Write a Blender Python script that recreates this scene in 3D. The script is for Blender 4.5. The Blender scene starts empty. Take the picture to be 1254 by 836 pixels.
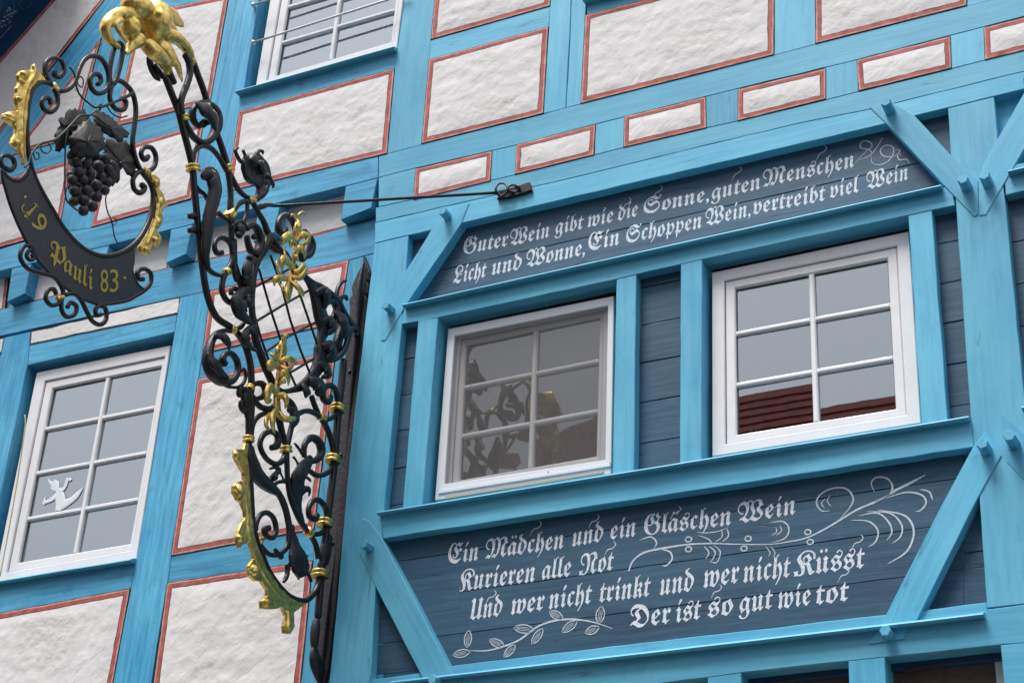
import bpy, bmesh, math, random
from mathutils import Vector, Matrix, noise
SC = bpy.context.scene
COL = SC.collection
random.seed(7)
# ------------------------------------------------------------------ camera
W0, H0, FPX = 1254.0, 836.0, 2209.5
YAW, PIT, ROL = -0.49193, 0.508661, 0.0590177
CAM = Vector((0, -7.5, 1.6))
F = Vector((math.sin(YAW)*math.cos(PIT), math.cos(YAW)*math.cos(PIT), math.sin(PIT)))
Rg = Vector((math.cos(YAW), -math.sin(YAW), 0)); Up = Rg.cross(F)
RR = math.cos(ROL)*Rg + math.sin(ROL)*Up
UU = -math.sin(ROL)*Rg + math.cos(ROL)*Up
cam = bpy.data.objects.new('camera', bpy.data.cameras.new('camera'))
COL.objects.link(cam); SC.camera = cam
cam.data.sensor_width = 36; cam.data.lens = FPX/W0*36
cam.data.clip_start = .05; cam.data.clip_end = 2000
cam.matrix_world = Matrix(((RR.x, UU.x, -F.x, CAM.x), (RR.y, UU.y, -F.y, CAM.y), (RR.z, UU.z, -F.z, CAM.z), (0, 0, 0, 1)))
# ------------------------------------------------------------------ sky, sun, exposure
wd = bpy.data.worlds.new('World'); SC.world = wd; wd.use_nodes = True
nt = wd.node_tree; nt.nodes.clear()
sky = nt.nodes.new('ShaderNodeTexSky'); sky.sky_type = 'NISHITA'; sky.sun_disc = False
SUN_EL, SUN_AZ = math.radians(66), math.radians(205)
sky.sun_elevation = SUN_EL; sky.sun_rotation = SUN_AZ
sky.air_density = 1.0; sky.dust_density = 4.0; sky.ozone_density = 1.0
hs = nt.nodes.new('ShaderNodeHueSaturation'); hs.inputs['Saturation'].default_value = .32
mx = nt.nodes.new('ShaderNodeMixRGB'); mx.inputs[0].default_value = .8; mx.inputs[2].default_value = (6.7, 7.1, 7.9, 1)
bg = nt.nodes.new('ShaderNodeBackground'); bg.inputs['Strength'].default_value = .092
wo = nt.nodes.new('ShaderNodeOutputWorld')
nt.links.new(sky.outputs[0], hs.inputs['Color']); nt.links.new(hs.outputs[0], mx.inputs[1]); tc = nt.nodes.new('ShaderNodeTexCoord'); sx = nt.nodes.new('ShaderNodeSeparateXYZ'); cr = nt.nodes.new('ShaderNodeMapRange'); ml = nt.nodes.new('ShaderNodeMixRGB'); ml.blend_type = 'MULTIPLY'; ml.inputs[0].default_value = 1
# overcast sky: about three times brighter overhead than at the horizon
cr.inputs['From Min'].default_value = 0; cr.inputs['From Max'].default_value = 1; cr.inputs['To Min'].default_value = .56; cr.inputs['To Max'].default_value = 1.5
nt.links.new(tc.outputs['Generated'], sx.inputs[0]); nt.links.new(sx.outputs['Z'], cr.inputs['Value']); nt.links.new(cr.outputs[0], ml.inputs[2]); nt.links.new(mx.outputs[0], ml.inputs[1]); nt.links.new(ml.outputs[0], bg.inputs[0]); nt.links.new(bg.outputs[0], wo.inputs[0])
sun = bpy.data.objects.new('sun', bpy.data.lights.new('sun', 'SUN')); COL.objects.link(sun)
sun.data.energy = 2.9; sun.data.angle = math.radians(24); sun.data.color = (1, .97, .93)
sd = Vector((math.sin(SUN_AZ)*math.cos(SUN_EL), math.cos(SUN_AZ)*math.cos(SUN_EL), math.sin(SUN_EL)))
sun.rotation_euler = sd.to_track_quat('Z', 'Y').to_euler()
SC.view_settings.view_transform = 'Standard'; SC.view_settings.look = 'None'
SC.view_settings.exposure = 0.70; SC.view_settings.gamma = 1
SC.cycles.max_bounces = 8; SC.cycles.transparent_max_bounces = 12
# ------------------------------------------------------------------ picking points on planes
def ray(x, y):
    return RR*((x-W0/2)/FPX) + UU*(-(y-H0/2)/FPX) + F
def at(x, y, Y=0.0):
    r = ray(x, y); return CAM + r*((Y-CAM.y)/r.y)
X0 = at(433, 500).x
def px(x, y, off=0.0):
    r = ray(x, y); return CAM + r*((X0+off-CAM.x)/r.x)
def mpp(p): return (p-CAM).dot(F)/FPX
def atplane(x, y, P, n):
    r = ray(x, y); return CAM + r*((P-CAM).dot(n)/r.dot(n))
# ------------------------------------------------------------------ materials
MATS = {}
def nodes(name):
    m = bpy.data.materials.new(name); m.use_nodes = True
    t = m.node_tree; b = t.nodes['Principled BSDF']; MATS[name] = m
    return m, t, b
def N(t, k, **kw):
    n = t.nodes.new(k)
    for a, v in kw.items():
        if a.startswith('i_'): n.inputs[a[2:].replace('_', ' ')].default_value = v
        else: setattr(n, a, v)
    return n
def ramp(t, src, stops):
    r = t.nodes.new('ShaderNodeValToRGB'); e = r.color_ramp.elements
    while len(e) > 1: e.remove(e[-1])
    e[0].position, e[0].color = stops[0][0], (*stops[0][1], 1)
    for p, c in stops[1:]:
        k = e.new(p); k.color = (*c, 1)
    t.links.new(src, r.inputs[0]); return r
def mixc(t, fac, a, b, mode='MIX'):
    m = t.nodes.new('ShaderNodeMixRGB'); m.blend_type = mode
    for s, v in ((0, fac), (1, a), (2, b)):
        if isinstance(v, (int, float)): m.inputs[s].default_value = v
        elif isinstance(v, tuple): m.inputs[s].default_value = (*v, 1)
        else: t.links.new(v, m.inputs[s])
    return m.outputs[0]
def wood_paint(name, base, dark, streak, crack=.55, rough=.5, bump=.25, brush=.5):
    m, t, b = nodes(name)
    at_ = N(t, 'ShaderNodeAttribute', attribute_name='g')
    def nz(sc, scale=1, det=5, rgh=.6):
        mp = N(t, 'ShaderNodeMapping'); mp.inputs['Scale'].default_value = sc
        t.links.new(at_.outputs['Vector'], mp.inputs[0])
        n = N(t, 'ShaderNodeTexNoise'); n.inputs['Scale'].default_value = scale
        n.inputs['Detail'].default_value = det; n.inputs['Roughness'].default_value = rgh
        t.links.new(mp.outputs[0], n.inputs['Vector']); return n.outputs[0]
    big = nz((1.2, 2.5, 2.5)); st = nz((2.2, 38, 38), 1, 6, .7); fine = nz((9, 160, 160), 1, 3)
    blot = nz((7, 9, 9), 1, 4, .65)
    c = mixc(t, ramp(t, big, [(.35, (0,)*3), (.68, (1,)*3)]).outputs[0], base, dark)
    c = mixc(t, ramp(t, st, [(.42, (0,)*3), (.68, (brush,)*3)]).outputs[0], c, streak)
    c = mixc(t, ramp(t, blot, [(.58, (0,)*3), (.74, (brush*.8,)*3)]).outputs[0], c, streak)
    # hairline drying cracks along the grain
    cn = nz((.55, 9, 9), 1, 3, .5)
    s1 = N(t, 'ShaderNodeMath', operation='SUBTRACT'); t.links.new(cn, s1.inputs[0]); s1.inputs[1].default_value = .5
    s2 = N(t, 'ShaderNodeMath', operation='ABSOLUTE'); t.links.new(s1.outputs[0], s2.inputs[0])
    ln = ramp(t, s2.outputs[0], [(0, (1,)*3), (.006, (0,)*3)])
    msk = ramp(t, nz((1.6, 4, 4), 1, 2), [(.54, (0,)*3), (.6, (crack,)*3)])
    ck = mixc(t, 1, ln.outputs[0], msk.outputs[0], 'MULTIPLY')
    c = mixc(t, ck, c, tuple(v*.18 for v in dark))
    # knots / nail specks
    vo = N(t, 'ShaderNodeTexVoronoi'); vo.inputs['Scale'].default_value = 4.3
    t.links.new(at_.outputs['Vector'], vo.inputs['Vector'])
    kd = ramp(t, vo.outputs['Distance'], [(0, (.75,)*3), (.028, (0,)*3)])
    c = mixc(t, kd.outputs[0], c, tuple(v*.25 for v in dark))
    oi = N(t, 'ShaderNodeObjectInfo'); mr = N(t, 'ShaderNodeMapRange'); mr.inputs['To Min'].default_value = .86; mr.inputs['To Max'].default_value = 1.10
    t.links.new(oi.outputs['Random'], mr.inputs['Value']); hv = N(t, 'ShaderNodeHueSaturation'); t.links.new(mr.outputs[0], hv.inputs['Value']); t.links.new(c, hv.inputs['Color']); c = hv.outputs[0]
    # weathering: soft grey runs and worn patches
    wn = nz((.9, 1.6, 1.6), 2.3, 6, .7)
    c = mixc(t, ramp(t, wn, [(.55, (0,)*3), (.75, (.30,)*3)]).outputs[0], c, tuple(.55*v+.45*(sum(dark)/3) for v in dark))
    t.links.new(c, b.inputs['Base Color']); b.inputs['Roughness'].default_value = rough
    b.inputs['Specular IOR Level'].default_value = .35
    h = mixc(t, .35, st, fine, 'ADD'); h = mixc(t, ck, h, (0, 0, 0))
    bp = N(t, 'ShaderNodeBump'); bp.inputs['Strength'].default_value = bump; bp.inputs['Distance'].default_value = .003
    t.links.new(h, bp.inputs['Height']); t.links.new(bp.outputs[0], b.inputs['Normal'])
    return m
BLUE = wood_paint('light_blue_paint', (.132, .472, .64), (.075, .365, .555), (.030, .22, .40), crack=.5, brush=.36)
BLUEB = wood_paint('brushed_blue_paint', (.108, .445, .655), (.046, .305, .515), (.016, .15, .31), crack=.5, brush=.75)
NAVY = wood_paint('navy_plank_paint', (.028, .094, .162), (.016, .056, .105), (.064, .140, .210), crack=.85, rough=.5, brush=.55, bump=.4)
VERGE = wood_paint('dark_blue_paint_and_shade', (.012, .06, .14), (.008, .045, .11), (.006, .03, .08), rough=.5, brush=.4)  # dark boards' own blue; on rafter and recess heads it paints shade
def plain(name, col, rough=.5, metal=0, spec=.5, var=0, bump=0, bscale=80, coat=0):
    m, t, b = nodes(name)
    b.inputs['Base Color'].default_value = (*col, 1); b.inputs['Roughness'].default_value = rough
    b.inputs['Metallic'].default_value = metal; b.inputs['Specular IOR Level'].default_value = spec
    b.inputs['Coat Weight'].default_value = coat
    if var or bump:
        g = N(t, 'ShaderNodeNewGeometry')
        n = N(t, 'ShaderNodeTexNoise'); n.inputs['Scale'].default_value = bscale; n.inputs['Detail'].default_value = 5
        t.links.new(g.outputs['Position'], n.inputs['Vector'])
        if var:
            r = ramp(t, n.outputs[0], [(.3, tuple(c*(1-var) for c in col)), (.7, tuple(min(1, c*(1+var)) for c in col))])
            t.links.new(r.outputs[0], b.inputs['Base Color'])
        if bump:
            bp = N(t, 'ShaderNodeBump'); bp.inputs['Strength'].default_value = bump; bp.inputs['Distance'].default_value = .004
            t.links.new(n.outputs[0], bp.inputs['Height']); t.links.new(bp.outputs[0], b.inputs['Normal'])
    return m
def plaster_mat():
    m, t, b = nodes('lime_plaster')
    g = N(t, 'ShaderNodeNewGeometry')
    m0 = N(t, 'ShaderNodeMapping'); m0.inputs['Rotation'].default_value = (0, math.radians(38), 0)
    mp = N(t, 'ShaderNodeMapping'); mp.inputs['Scale'].default_value = (11, 11, 21)
    t.links.new(g.outputs['Position'], m0.inputs[0]); t.links.new(m0.outputs[0], mp.inputs[0])
    n1 = N(t, 'ShaderNodeTexNoise'); n1.inputs['Detail'].default_value = 3.5; n1.inputs['Roughness'].default_value = .45; n1.inputs['Distortion'].default_value = .5; n1.inputs['Scale'].default_value = 1
    t.links.new(mp.outputs[0], n1.inputs['Vector'])
    n2 = N(t, 'ShaderNodeTexNoise'); n2.inputs['Scale'].default_value = 120; n2.inputs['Detail'].default_value = 3
    t.links.new(g.outputs['Position'], n2.inputs['Vector'])
    n3 = N(t, 'ShaderNodeTexNoise'); n3.inputs['Scale'].default_value = 2.3; n3.inputs['Detail'].default_value = 4
    t.links.new(g.outputs['Position'], n3.inputs['Vector'])
    c = ramp(t, n3.outputs[0], [(.35, (.63, .61, .60)), (.65, (.72, .705, .705))]).outputs[0]
    n4 = N(t, 'ShaderNodeTexNoise'); n4.inputs['Scale'].default_value = 26; n4.inputs['Detail'].default_value = 3; n4.inputs['Roughness'].default_value = .5
    t.links.new(g.outputs['Position'], n4.inputs['Vector'])
    st_ = ramp(t, n4.outputs[0], [(.58, (0,)*3), (.75, (.28,)*3)]).outputs[0]
    c = mixc(t, st_, c, (.50, .46, .44))
    t.links.new(c, b.inputs['Base Color']); b.inputs['Roughness'].default_value = .9; b.inputs['Specular IOR Level'].default_value = .15
    msk = ramp(t, n3.outputs[0], [(.38, (0,)*3), (.62, (1,)*3)]).outputs[0]
    h = mixc(t, msk, n4.outputs[0], n1.outputs[0])
    h = mixc(t, .08, h, n2.outputs[0], 'ADD')
    bp = N(t, 'ShaderNodeBump'); bp.inputs['Strength'].default_value = .38; bp.inputs['Distance'].default_value = .016
    t.links.new(h, bp.inputs['Height']); t.links.new(bp.outputs[0], b.inputs['Normal'])
    return m
PLASTER = plaster_mat()
RED = plain('red_border_paint', (.35, .078, .055), .75, var=.38, bscale=22, bump=.3)
PINK = plain('pale_pink_border_paint', (.52, .25, .22), .75, var=.3, bscale=35)
BLACKL = plain('black_outline_paint', (.015, .012, .018), .7)
REDD = plain('dark_red_outline_paint', (.16, .03, .03), .7, var=.4, bscale=40)
WHITE = plain('white_window_paint', (.76, .75, .76), .35, var=.03, bscale=12)
GREYF = plain('aluminium_screen_frame', (.72, .74, .77), .35, metal=.1)
RUBBER = plain('dark_glazing_gasket', (.05, .052, .06), .6)
LETTER = plain('white_sign_paint', (.60, .645, .70), .7, var=.32, bscale=95, spec=.2)
CHALK = plain('thin_white_brushwork', (.47, .53, .59), .6, var=.25, bscale=90)
IRON = plain('black_wrought_iron', (.0125, .011, .0135), .40, metal=.25, spec=.5, var=.35, bump=.45, bscale=70)
PLATEI = plain('grey_iron_plate', (.022, .019, .024), .5, metal=.3, var=.4, bump=.7, bscale=50)
BOARD = plain('black_painted_sheet', (.024, .023, .030), .4, var=.15, bscale=20, bump=.1)
GILD = plain('gold_lettering', (.42, .31, .05), .45, metal=.35, var=.15, bscale=60)
GRAPE = plain('dusty_purple_grape', (.024, .017, .021), .55, var=.55, bump=.3, bscale=60)
VINE = plain('dark_patinated_leaf', (.030, .026, .021), .5, metal=.2, var=.6, bump=.6, bscale=35)
TENDRIL = plain('dark_green_tendril', (.022, .035, .032), .5, metal=.2)
def gold_mat():
    m, t, b = nodes('gold_leaf')
    g = N(t, 'ShaderNodeNewGeometry')
    n = N(t, 'ShaderNodeTexNoise'); n.inputs['Scale'].default_value = 34; n.inputs['Detail'].default_value = 4; n.inputs['Distortion'].default_value = .6
    t.links.new(g.outputs['Position'], n.inputs['Vector'])
    r = ramp(t, n.outputs[0], [(.3, (.44, .27, .06)), (.52, (.72, .50, .14)), (.75, (.90, .72, .30))])
    t.links.new(r.outputs[0], b.inputs['Base Color']); b.inputs['Metallic'].default_value = 1; b.inputs['Roughness'].default_value = .36
    bp = N(t, 'ShaderNodeBump'); bp.inputs['Strength'].default_value = .3; bp.inputs['Distance'].default_value = .005
    t.links.new(n.outputs[0], bp.inputs['Height']); t.links.new(bp.outputs[0], b.inputs['Normal'])
    return m
GOLD = gold_mat()
def glass_mat(name, ior, rough, wave, tint=(1, 1, 1)):
    m, t, b = nodes(name); t.nodes.remove(b)
    out = [n for n in t.nodes if n.type == 'OUTPUT_MATERIAL'][0]
    fr = N(t, 'ShaderNodeFresnel'); fr.inputs['IOR'].default_value = ior
    gl = N(t, 'ShaderNodeBsdfGlossy'); gl.inputs['Roughness'].default_value = rough; gl.inputs['Color'].default_value = (.93, .98, 1.0, 1)
    tr = N(t, 'ShaderNodeBsdfTransparent'); tr.inputs['Color'].default_value = (.93, .95, .95, 1)
    mi = N(t, 'ShaderNodeMixShader')
    t.links.new(fr.outputs[0], mi.inputs[0]); t.links.new(tr.outputs[0], mi.inputs[1]); t.links.new(gl.outputs[0], mi.inputs[2])
    t.links.new(mi.outputs[0], out.inputs[0])
    if wave:
        g = N(t, 'ShaderNodeNewGeometry')
        n = N(t, 'ShaderNodeTexNoise'); n.inputs['Scale'].default_value = 5; n.inputs['Detail'].default_value = 1
        t.links.new(g.outputs['Position'], n.inputs['Vector'])
        bp = N(t, 'ShaderNodeBump'); bp.inputs['Strength'].default_value = wave; bp.inputs['Distance'].default_value = .01
        t.links.new(n.outputs[0], bp.inputs['Height']); t.links.new(bp.outputs[0], gl.inputs['Normal'])
    return m
GLASS = glass_mat('window_glass', 3.9, .004, .007)
GLASSC = glass_mat('coated_window_glass', 4.9, .004, .008)
GLASSO = glass_mat('old_wavy_window_glass', 3.2, .004, .22)
def mesh_mat():
    m, t, b = nodes('fly_screen_mesh'); out = [n for n in t.nodes if n.type == 'OUTPUT_MATERIAL'][0]
    b.inputs['Base Color'].default_value = (.15, .14, .14, 1); b.inputs['Roughness'].default_value = .8
    tr = N(t, 'ShaderNodeBsdfTransparent'); mi = N(t, 'ShaderNodeMixShader'); mi.inputs[0].default_value = .42
    t.links.new(tr.outputs[0], mi.inputs[1]); t.links.new(b.outputs[0], mi.inputs[2]); t.links.new(mi.outputs[0], out.inputs[0])
    return m
MESHM = mesh_mat()
CURTAINB = plain('net_curtain_with_sky_glare', (.80, .84, .88), .9, var=.05, bscale=9)  # colour lightened to stand in for brighter sky reflected in these panes
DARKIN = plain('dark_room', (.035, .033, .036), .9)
CURTAIN = plain('white_net_curtain', (.52, .52, .54), .9, var=.08, bscale=14)
# ------------------------------------------------------------------ object helpers
PENDING = []          # linked in one go at the end, so helper meshes evaluate quickly
def finish(o, parent):
    PENDING.append(o)
    if parent is not None:
        o.parent = parent
        if parent.parent is None: o.matrix_parent_inverse = Matrix.Translation(-parent.location)
    return o
def mk(name, V, Fc, mats, parent=None, smooth=False, idx=None, g=None):
    me = bpy.data.meshes.new(name); me.from_pydata([tuple(v) for v in V], [], Fc)
    if not isinstance(mats, (list, tuple)): mats = [mats]
    for m in mats: me.materials.append(m)
    if idx: me.polygons.foreach_set('material_index', idx)
    if smooth: me.polygons.foreach_set('use_smooth', [True]*len(me.polygons))
    if g:
        a = me.attributes.new('g', 'FLOAT_VECTOR', 'POINT'); a.data.foreach_set('vector', [c for v in g for c in v])
    me.update()
    return finish(bpy.data.objects.new(name, me), parent)
def empty(name, loc, label, cat, group=None):
    o = bpy.data.objects.new(name, None); o.location = loc; o.empty_display_size = .2
    COL.objects.link(o); o['label'] = label; o['category'] = cat
    if group: o['group'] = group
    return o
def area(p): return sum(p[i][0]*p[(i+1) % len(p)][1]-p[(i+1) % len(p)][0]*p[i][1] for i in range(len(p)))/2
def inset(p, d):
    n = len(p); out = []
    for i in range(n):
        a, b, c = p[i-1], p[i], p[(i+1) % n]
        e1 = Vector((b[0]-a[0], b[1]-a[1])); e2 = Vector((c[0]-b[0], c[1]-b[1]))
        if e1.length < 1e-9 or e2.length < 1e-9: out.append(b); continue
        e1.normalize(); e2.normalize()
        n1 = Vector((-e1.y, e1.x)); n2 = Vector((-e2.y, e2.x)); s = n1+n2
        if s.length < .2: out.append((b[0]+n1.x*d, b[1]+n1.y*d)); continue
        s = s/s.length; k = d/max(.4, s.dot(n1))
        out.append((b[0]+s.x*k, b[1]+s.y*k))
    return out
def subdiv(p, step, wob, seed=0):
    out = []; n = len(p)
    for i in range(n):
        a = Vector(p[i]); b = Vector(p[(i+1) % n]); L = (b-a).length; k = max(1, int(L/step))
        nn = Vector((-(b-a).y, (b-a).x)); nn = nn/nn.length if nn.length > 0 else nn
        for j in range(k):
            q = a+(b-a)*(j/k)
            if j: q = q+nn*wob*noise.noise(Vector((q.x*7, q.y*7, seed)))*2
            out.append((q.x, q.y))
    return out
def slab2(poly, Y, depth, mat, name, parent, bev=.003, wob=.0018, step=.09, grain=None):
    """polygon (x,z) with its front face at Y, going back by depth; softened arris"""
    if area(poly) < 0: poly = poly[::-1]
    sd_ = random.random()*100
    if grain is None:
        best = max(((Vector(poly[i])-Vector(poly[i-1])) for i in range(len(poly))), key=lambda v: v.length); ax = best.normalized()
    else: ax = Vector(grain).normalized()
    pp = subdiv(poly, step, wob, sd_) if wob else list(poly)
    ins = inset(pp, bev)
    n = len(pp)
    V = [(q[0], Y, q[1]) for q in ins]+[(q[0], Y+bev, q[1]) for q in pp]+[(q[0], Y+depth, q[1]) for q in pp]
    Fc = [list(range(n))]
    for i in range(n):
        j = (i+1) % n
        Fc.append((i, i+n, j+n, j)); Fc.append((i+n, i+2*n, j+2*n, j+n))
    Fc.append(list(range(3*n-1, 2*n-1, -1)))
    off = Vector((random.random()*60, random.random()*60, 0))
    g = [(v[0]*ax.x+v[2]*ax.y+off.x, -v[0]*ax.y+v[2]*ax.x+off.y, v[1]) for v in V]
    return mk(name, V, Fc, mat, parent, g=g)
def P2(pts, Y): return [(lambda v: (v.x, v.z))(at(x, y, Y)) for x, y in pts]
def slab(pts, Y, depth, mat, name, parent, **k): return slab2(P2(pts, Y), Y, depth, mat, name, parent, **k)
def box(a, b, mat, name, parent, g=True):
    V = [(x, y, z) for x in (a[0], b[0]) for y in (a[1], b[1]) for z in (a[2], b[2])]
    Fc = [(0, 1, 3, 2), (4, 6, 7, 5), (0, 4, 5, 1), (2, 3, 7, 6), (0, 2, 6, 4), (1, 5, 7, 3)]
    return mk(name, V, Fc, mat, parent, g=[(v[0]+3, v[2]+9, v[1]) for v in V])
def crom(pts, sub=5, closed=False):
    n = len(pts); out = []
    if n < 3 and not closed: return [tuple(p) for p in pts]
    def P(i): return Vector(pts[i % n]) if closed else Vector(pts[min(max(i, 0), n-1)])
    for i in range(n if closed else n-1):
        p0, p1, p2, p3 = P(i-1), P(i), P(i+1), P(i+2)
        for j in range(sub):
            u = j/sub
            out.append(tuple(.5*((2*p1)+(-p0+p2)*u+(2*p0-5*p1+4*p2-p3)*u*u+(-p0+3*p1-3*p2+p3)*u**3)))
    if not closed: out.append(tuple(pts[-1]))
    return out
def sweep(P, A, B, nrm=Vector((1, 0, 0)), sec=8, closed=False, pw=1.0):
    V, Fc = [], []; n = len(P); last = None
    for i in range(n):
        a = P[i-1] if (i or closed) else P[i]; b = P[(i+1) % n] if (i < n-1 or closed) else P[i]
        T = (b-a)
        if T.length < 1e-9: T = last or Vector((0, 0, 1))
        T = T.normalized(); last = T; U = T.cross(nrm)
        if U.length < 1e-3: U = T.cross(Vector((0, 1, 0)))
        U.normalize(); Nn = U.cross(T).normalized()
        for k in range(sec):
            th = 2*math.pi*(k+.5)/sec; c, s = math.cos(th), math.sin(th)
            c = math.copysign(abs(c)**pw, c); s = math.copysign(abs(s)**pw, s)
            V.append(P[i]+U*c*A[i]+Nn*s*B[i])
    for i in range(n if closed else n-1):
        for k in range(sec):
            j = (i+1) % n; l = (k+1) % sec
            Fc.append((i*sec+k, i*sec+l, j*sec+l, j*sec+k))
    if not closed:
        Fc.append(list(range(sec-1, -1, -1))); Fc.append([(n-1)*sec+k for k in range(sec)])
    return V, Fc
def merge(parts):
    V, Fc = [], []
    for v, f in parts:
        o = len(V); V += v; Fc += [[i+o for i in q] for q in f]
    return V, Fc
def ell(c, r, rot=None, seg=12, ring=8):
    V, Fc = [], []
    R = rot or Matrix.Identity(3)
    for i in range(1, ring):
        ph = math.pi*i/ring
        for k in range(seg):
            th = 2*math.pi*k/seg
            V.append(c+R@Vector((r[0]*math.sin(ph)*math.cos(th), r[1]*math.sin(ph)*math.sin(th), r[2]*math.cos(ph))))
    V += [c+R@Vector((0, 0, r[2])), c-R@Vector((0, 0, r[2]))]
    t_, b_ = len(V)-2, len(V)-1
    for i in range(ring-2):
        for k in range(seg):
            l = (k+1) % seg
            Fc.append((i*seg+k, (i+1)*seg+k, (i+1)*seg+l, i*seg+l))
    for k in range(seg):
        l = (k+1) % seg
        Fc.append((t_, k, l)); Fc.append((b_, (ring-2)*seg+l, (ring-2)*seg+k))
    return V, Fc
def remeshed(V, Fc, vox, smooth=2, disp=0, ds=30):
    me = bpy.data.meshes.new('tmp'); me.from_pydata([tuple(v) for v in V], [], Fc)
    bm = bmesh.new(); bm.from_mesh(me); bmesh.ops.recalc_face_normals(bm, faces=bm.faces); bm.to_mesh(me); bm.free()
    o = bpy.data.objects.new('tmp', me); COL.objects.link(o)
    md = o.modifiers.new('r', 'REMESH'); md.mode = 'VOXEL'; md.voxel_size = vox
    if smooth:
        s = o.modifiers.new('s', 'SMOOTH'); s.iterations = smooth; s.factor = .5
    dg = bpy.context.evaluated_depsgraph_get(); dg.update()
    r = bpy.data.meshes.new_from_object(o.evaluated_get(dg))
    bpy.data.objects.remove(o); bpy.data.meshes.remove(me)
    if disp:
        co = [v.co.copy() for v in r.vertices]; nn = [v.normal.copy() for v in r.vertices]
        r.vertices.foreach_set('co', [k for c, n_ in zip(co, nn) for k in (c+n_*disp*noise.noise(c*ds))]); r.update()
    r.polygons.foreach_set('use_smooth', [True]*len(r.polygons))
    return r
def mkr(name, parts, vox, mat, parent, **k):
    V, Fc = merge(parts); me = remeshed(V, Fc, vox, **k); me.name = name
    me.materials.clear(); me.materials.append(mat)
    return finish(bpy.data.objects.new(name, me), parent)
#@@SCENE
# ------------------------------------------------------------------ the house
YU, YL = -.06, 0.0
house = empty('half_timbered_house', (-3.5, 0, 0), 'blue half-timbered house front with white plaster panels edged in red and painted verse boards', 'house')
def T(pts, Y=YU, d=.12, mat=None, name='timber_beam', parent=None, **k):
    return slab(pts, Y, d, mat or (BLUEB if Y >= YL else BLUE), name, parent or house, **k)
def lin(pts, x):
    for (a, b), (c, d) in zip(pts, pts[1:]):
        if x <= c: break
    return b+(d-b)*(x-a)/(c-a)
def plaster(pts, Y, bw=.037, infill=False, parent=None, inner=(.0034, .0100, .0272, .0305)):
    poly = P2(pts, Y)
    if area(poly) < 0: poly = poly[::-1]
    sd_ = random.random()*50
    quad = poly if len(poly) == 4 else poly+[poly[-1]]
    # inner corner polygon
    wi = inset(poly, bw)
    if len(wi) == 3: wi = wi+[wi[-1]]
    a, b, c, d = [Vector(q) for q in wi]
    nx = max(4, min(70, int(max((b-a).length, (c-d).length)/.022))); nz = max(4, min(70, int(max((d-a).length, (c-b).length)/.022)))
    V = []
    for j in range(nz+1):
        for i in range(nx+1):
            u, v = i/nx, j/nz
            q = (a*(1-u)+b*u)*(1-v)+(d*(1-u)+c*u)*v
            e = min(1, 5*min(u*(b-a).length, (1-u)*(b-a).length, v*(d-a).length+.0001, (1-v)*(d-a).length)/.25)
            r = .55*noise.noise(Vector((q.x*9+sd_, q.y*13, 3)))+.55*noise.noise(Vector((q.x*22, q.y*28+sd_, 7)))
            V.append((q.x, Y-.004-e*(.004+.0075*r), q.y))
    Fc = [(j*(nx+1)+i, j*(nx+1)+i+1, (j+1)*(nx+1)+i+1, (j+1)*(nx+1)+i) for j in range(nz) for i in range(nx)]
    po = mk('plaster_panel', V, Fc, PLASTER, parent or house, smooth=True)
    # painted border: black outline, pink, red, dark inner line, all brushed by hand
    base = subdiv(poly, .035, 0); n = len(base)
    offs = [0]+[k*bw/.0305 for k in inner]
    rings = []
    for r_i, o in enumerate(offs):
        rg = inset(base, o) if o else base
        w = (0, .0030, .0045, .0062, .0055)[r_i]
        cen = Vector((sum(p[0] for p in base)/n, sum(p[1] for p in base)/n))
        out = []
        for (x, z), (bx, bz) in zip(rg, inset(base, o+.01)):
            dn = Vector((bx-x, bz-z)); dn = dn/dn.length if dn.length else dn
            k = w*(noise.noise(Vector((x*16+r_i*9, z*16, sd_)))+.5*noise.noise(Vector((x*45, z*45+r_i*5, sd_))))
            out.append((x+dn.x*k, z+dn.y*k))
        rings.append(out)
    V = [(x, Y+.012, z) for x, z in base]
    yy = (-.0035, -.004, -.0044, -.0046, -.0048)
    for rg, y in zip(rings, yy): V += [(x, Y+y, z) for x, z in rg]
    V += [(x, Y+.004, z) for x, z in rings[-1]]
    Fc, idx = [], []
    for r_ in range(6):
        for i in range(n):
            j = (i+1) % n; Fc.append((r_*n+i, r_*n+j, (r_+1)*n+j, (r_+1)*n+i)); idx.append((0, 0, 1, 2, 3, 3)[r_])
    mk('painted_border', V, Fc, [BLACKL, PINK, RED, REDD], po, idx=idx)
    return po
# --- upper wall -------------------------------------------------
seam4 = [(-60, 322), (72, 284), (112, 279), (234, 244.5), (291.5, 231.4), (474.5, 188.4), (516, 176.8), (666, 139.7), (711, 127.5), (948, 67.5), (998, 54.2), (1184, 7.3), (1300, -22)]
seam3 = [(-60, 348), (11.5, 329), (134, 300), (206.7, 281.4), (342.7, 248), (422.3, 228), (508, 206.2), (632, 177.8), (764.6, 143.3), (903, 108.8), (1048.5, 73.8), (1204, 33.3), (1300, 8)]
seam2 = [(460, 254), (507, 243.7), (601, 221), (631, 214), (731, 189), (763.4, 180.6), (865, 156.7), (903, 148.3), (1012.6, 122), (1051, 112.4), (1167, 83.7), (1205, 74), (1300, 50)]
seam1 = [(459.8, 272.6), (600, 240.3), (680, 222.8), (760, 203.4), (853, 180.6), (980, 150.7), (1065, 134), (1300, 76)]
def band(top, bot, x0, x1, Y=YU, name='timber_beam', **k):
    tp = [(x0, lin(top, x0))]+[q for q in top if x0 < q[0] < x1]+[(x1, lin(top, x1))]
    bt = [(x0, lin(bot, x0))]+[q for q in bot if x0 < q[0] < x1]+[(x1, lin(bot, x1))]
    return T(tp+bt[::-1], Y, name=name, **k)
def sh(l, d): return [(x, y+d) for x, y in l]
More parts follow.
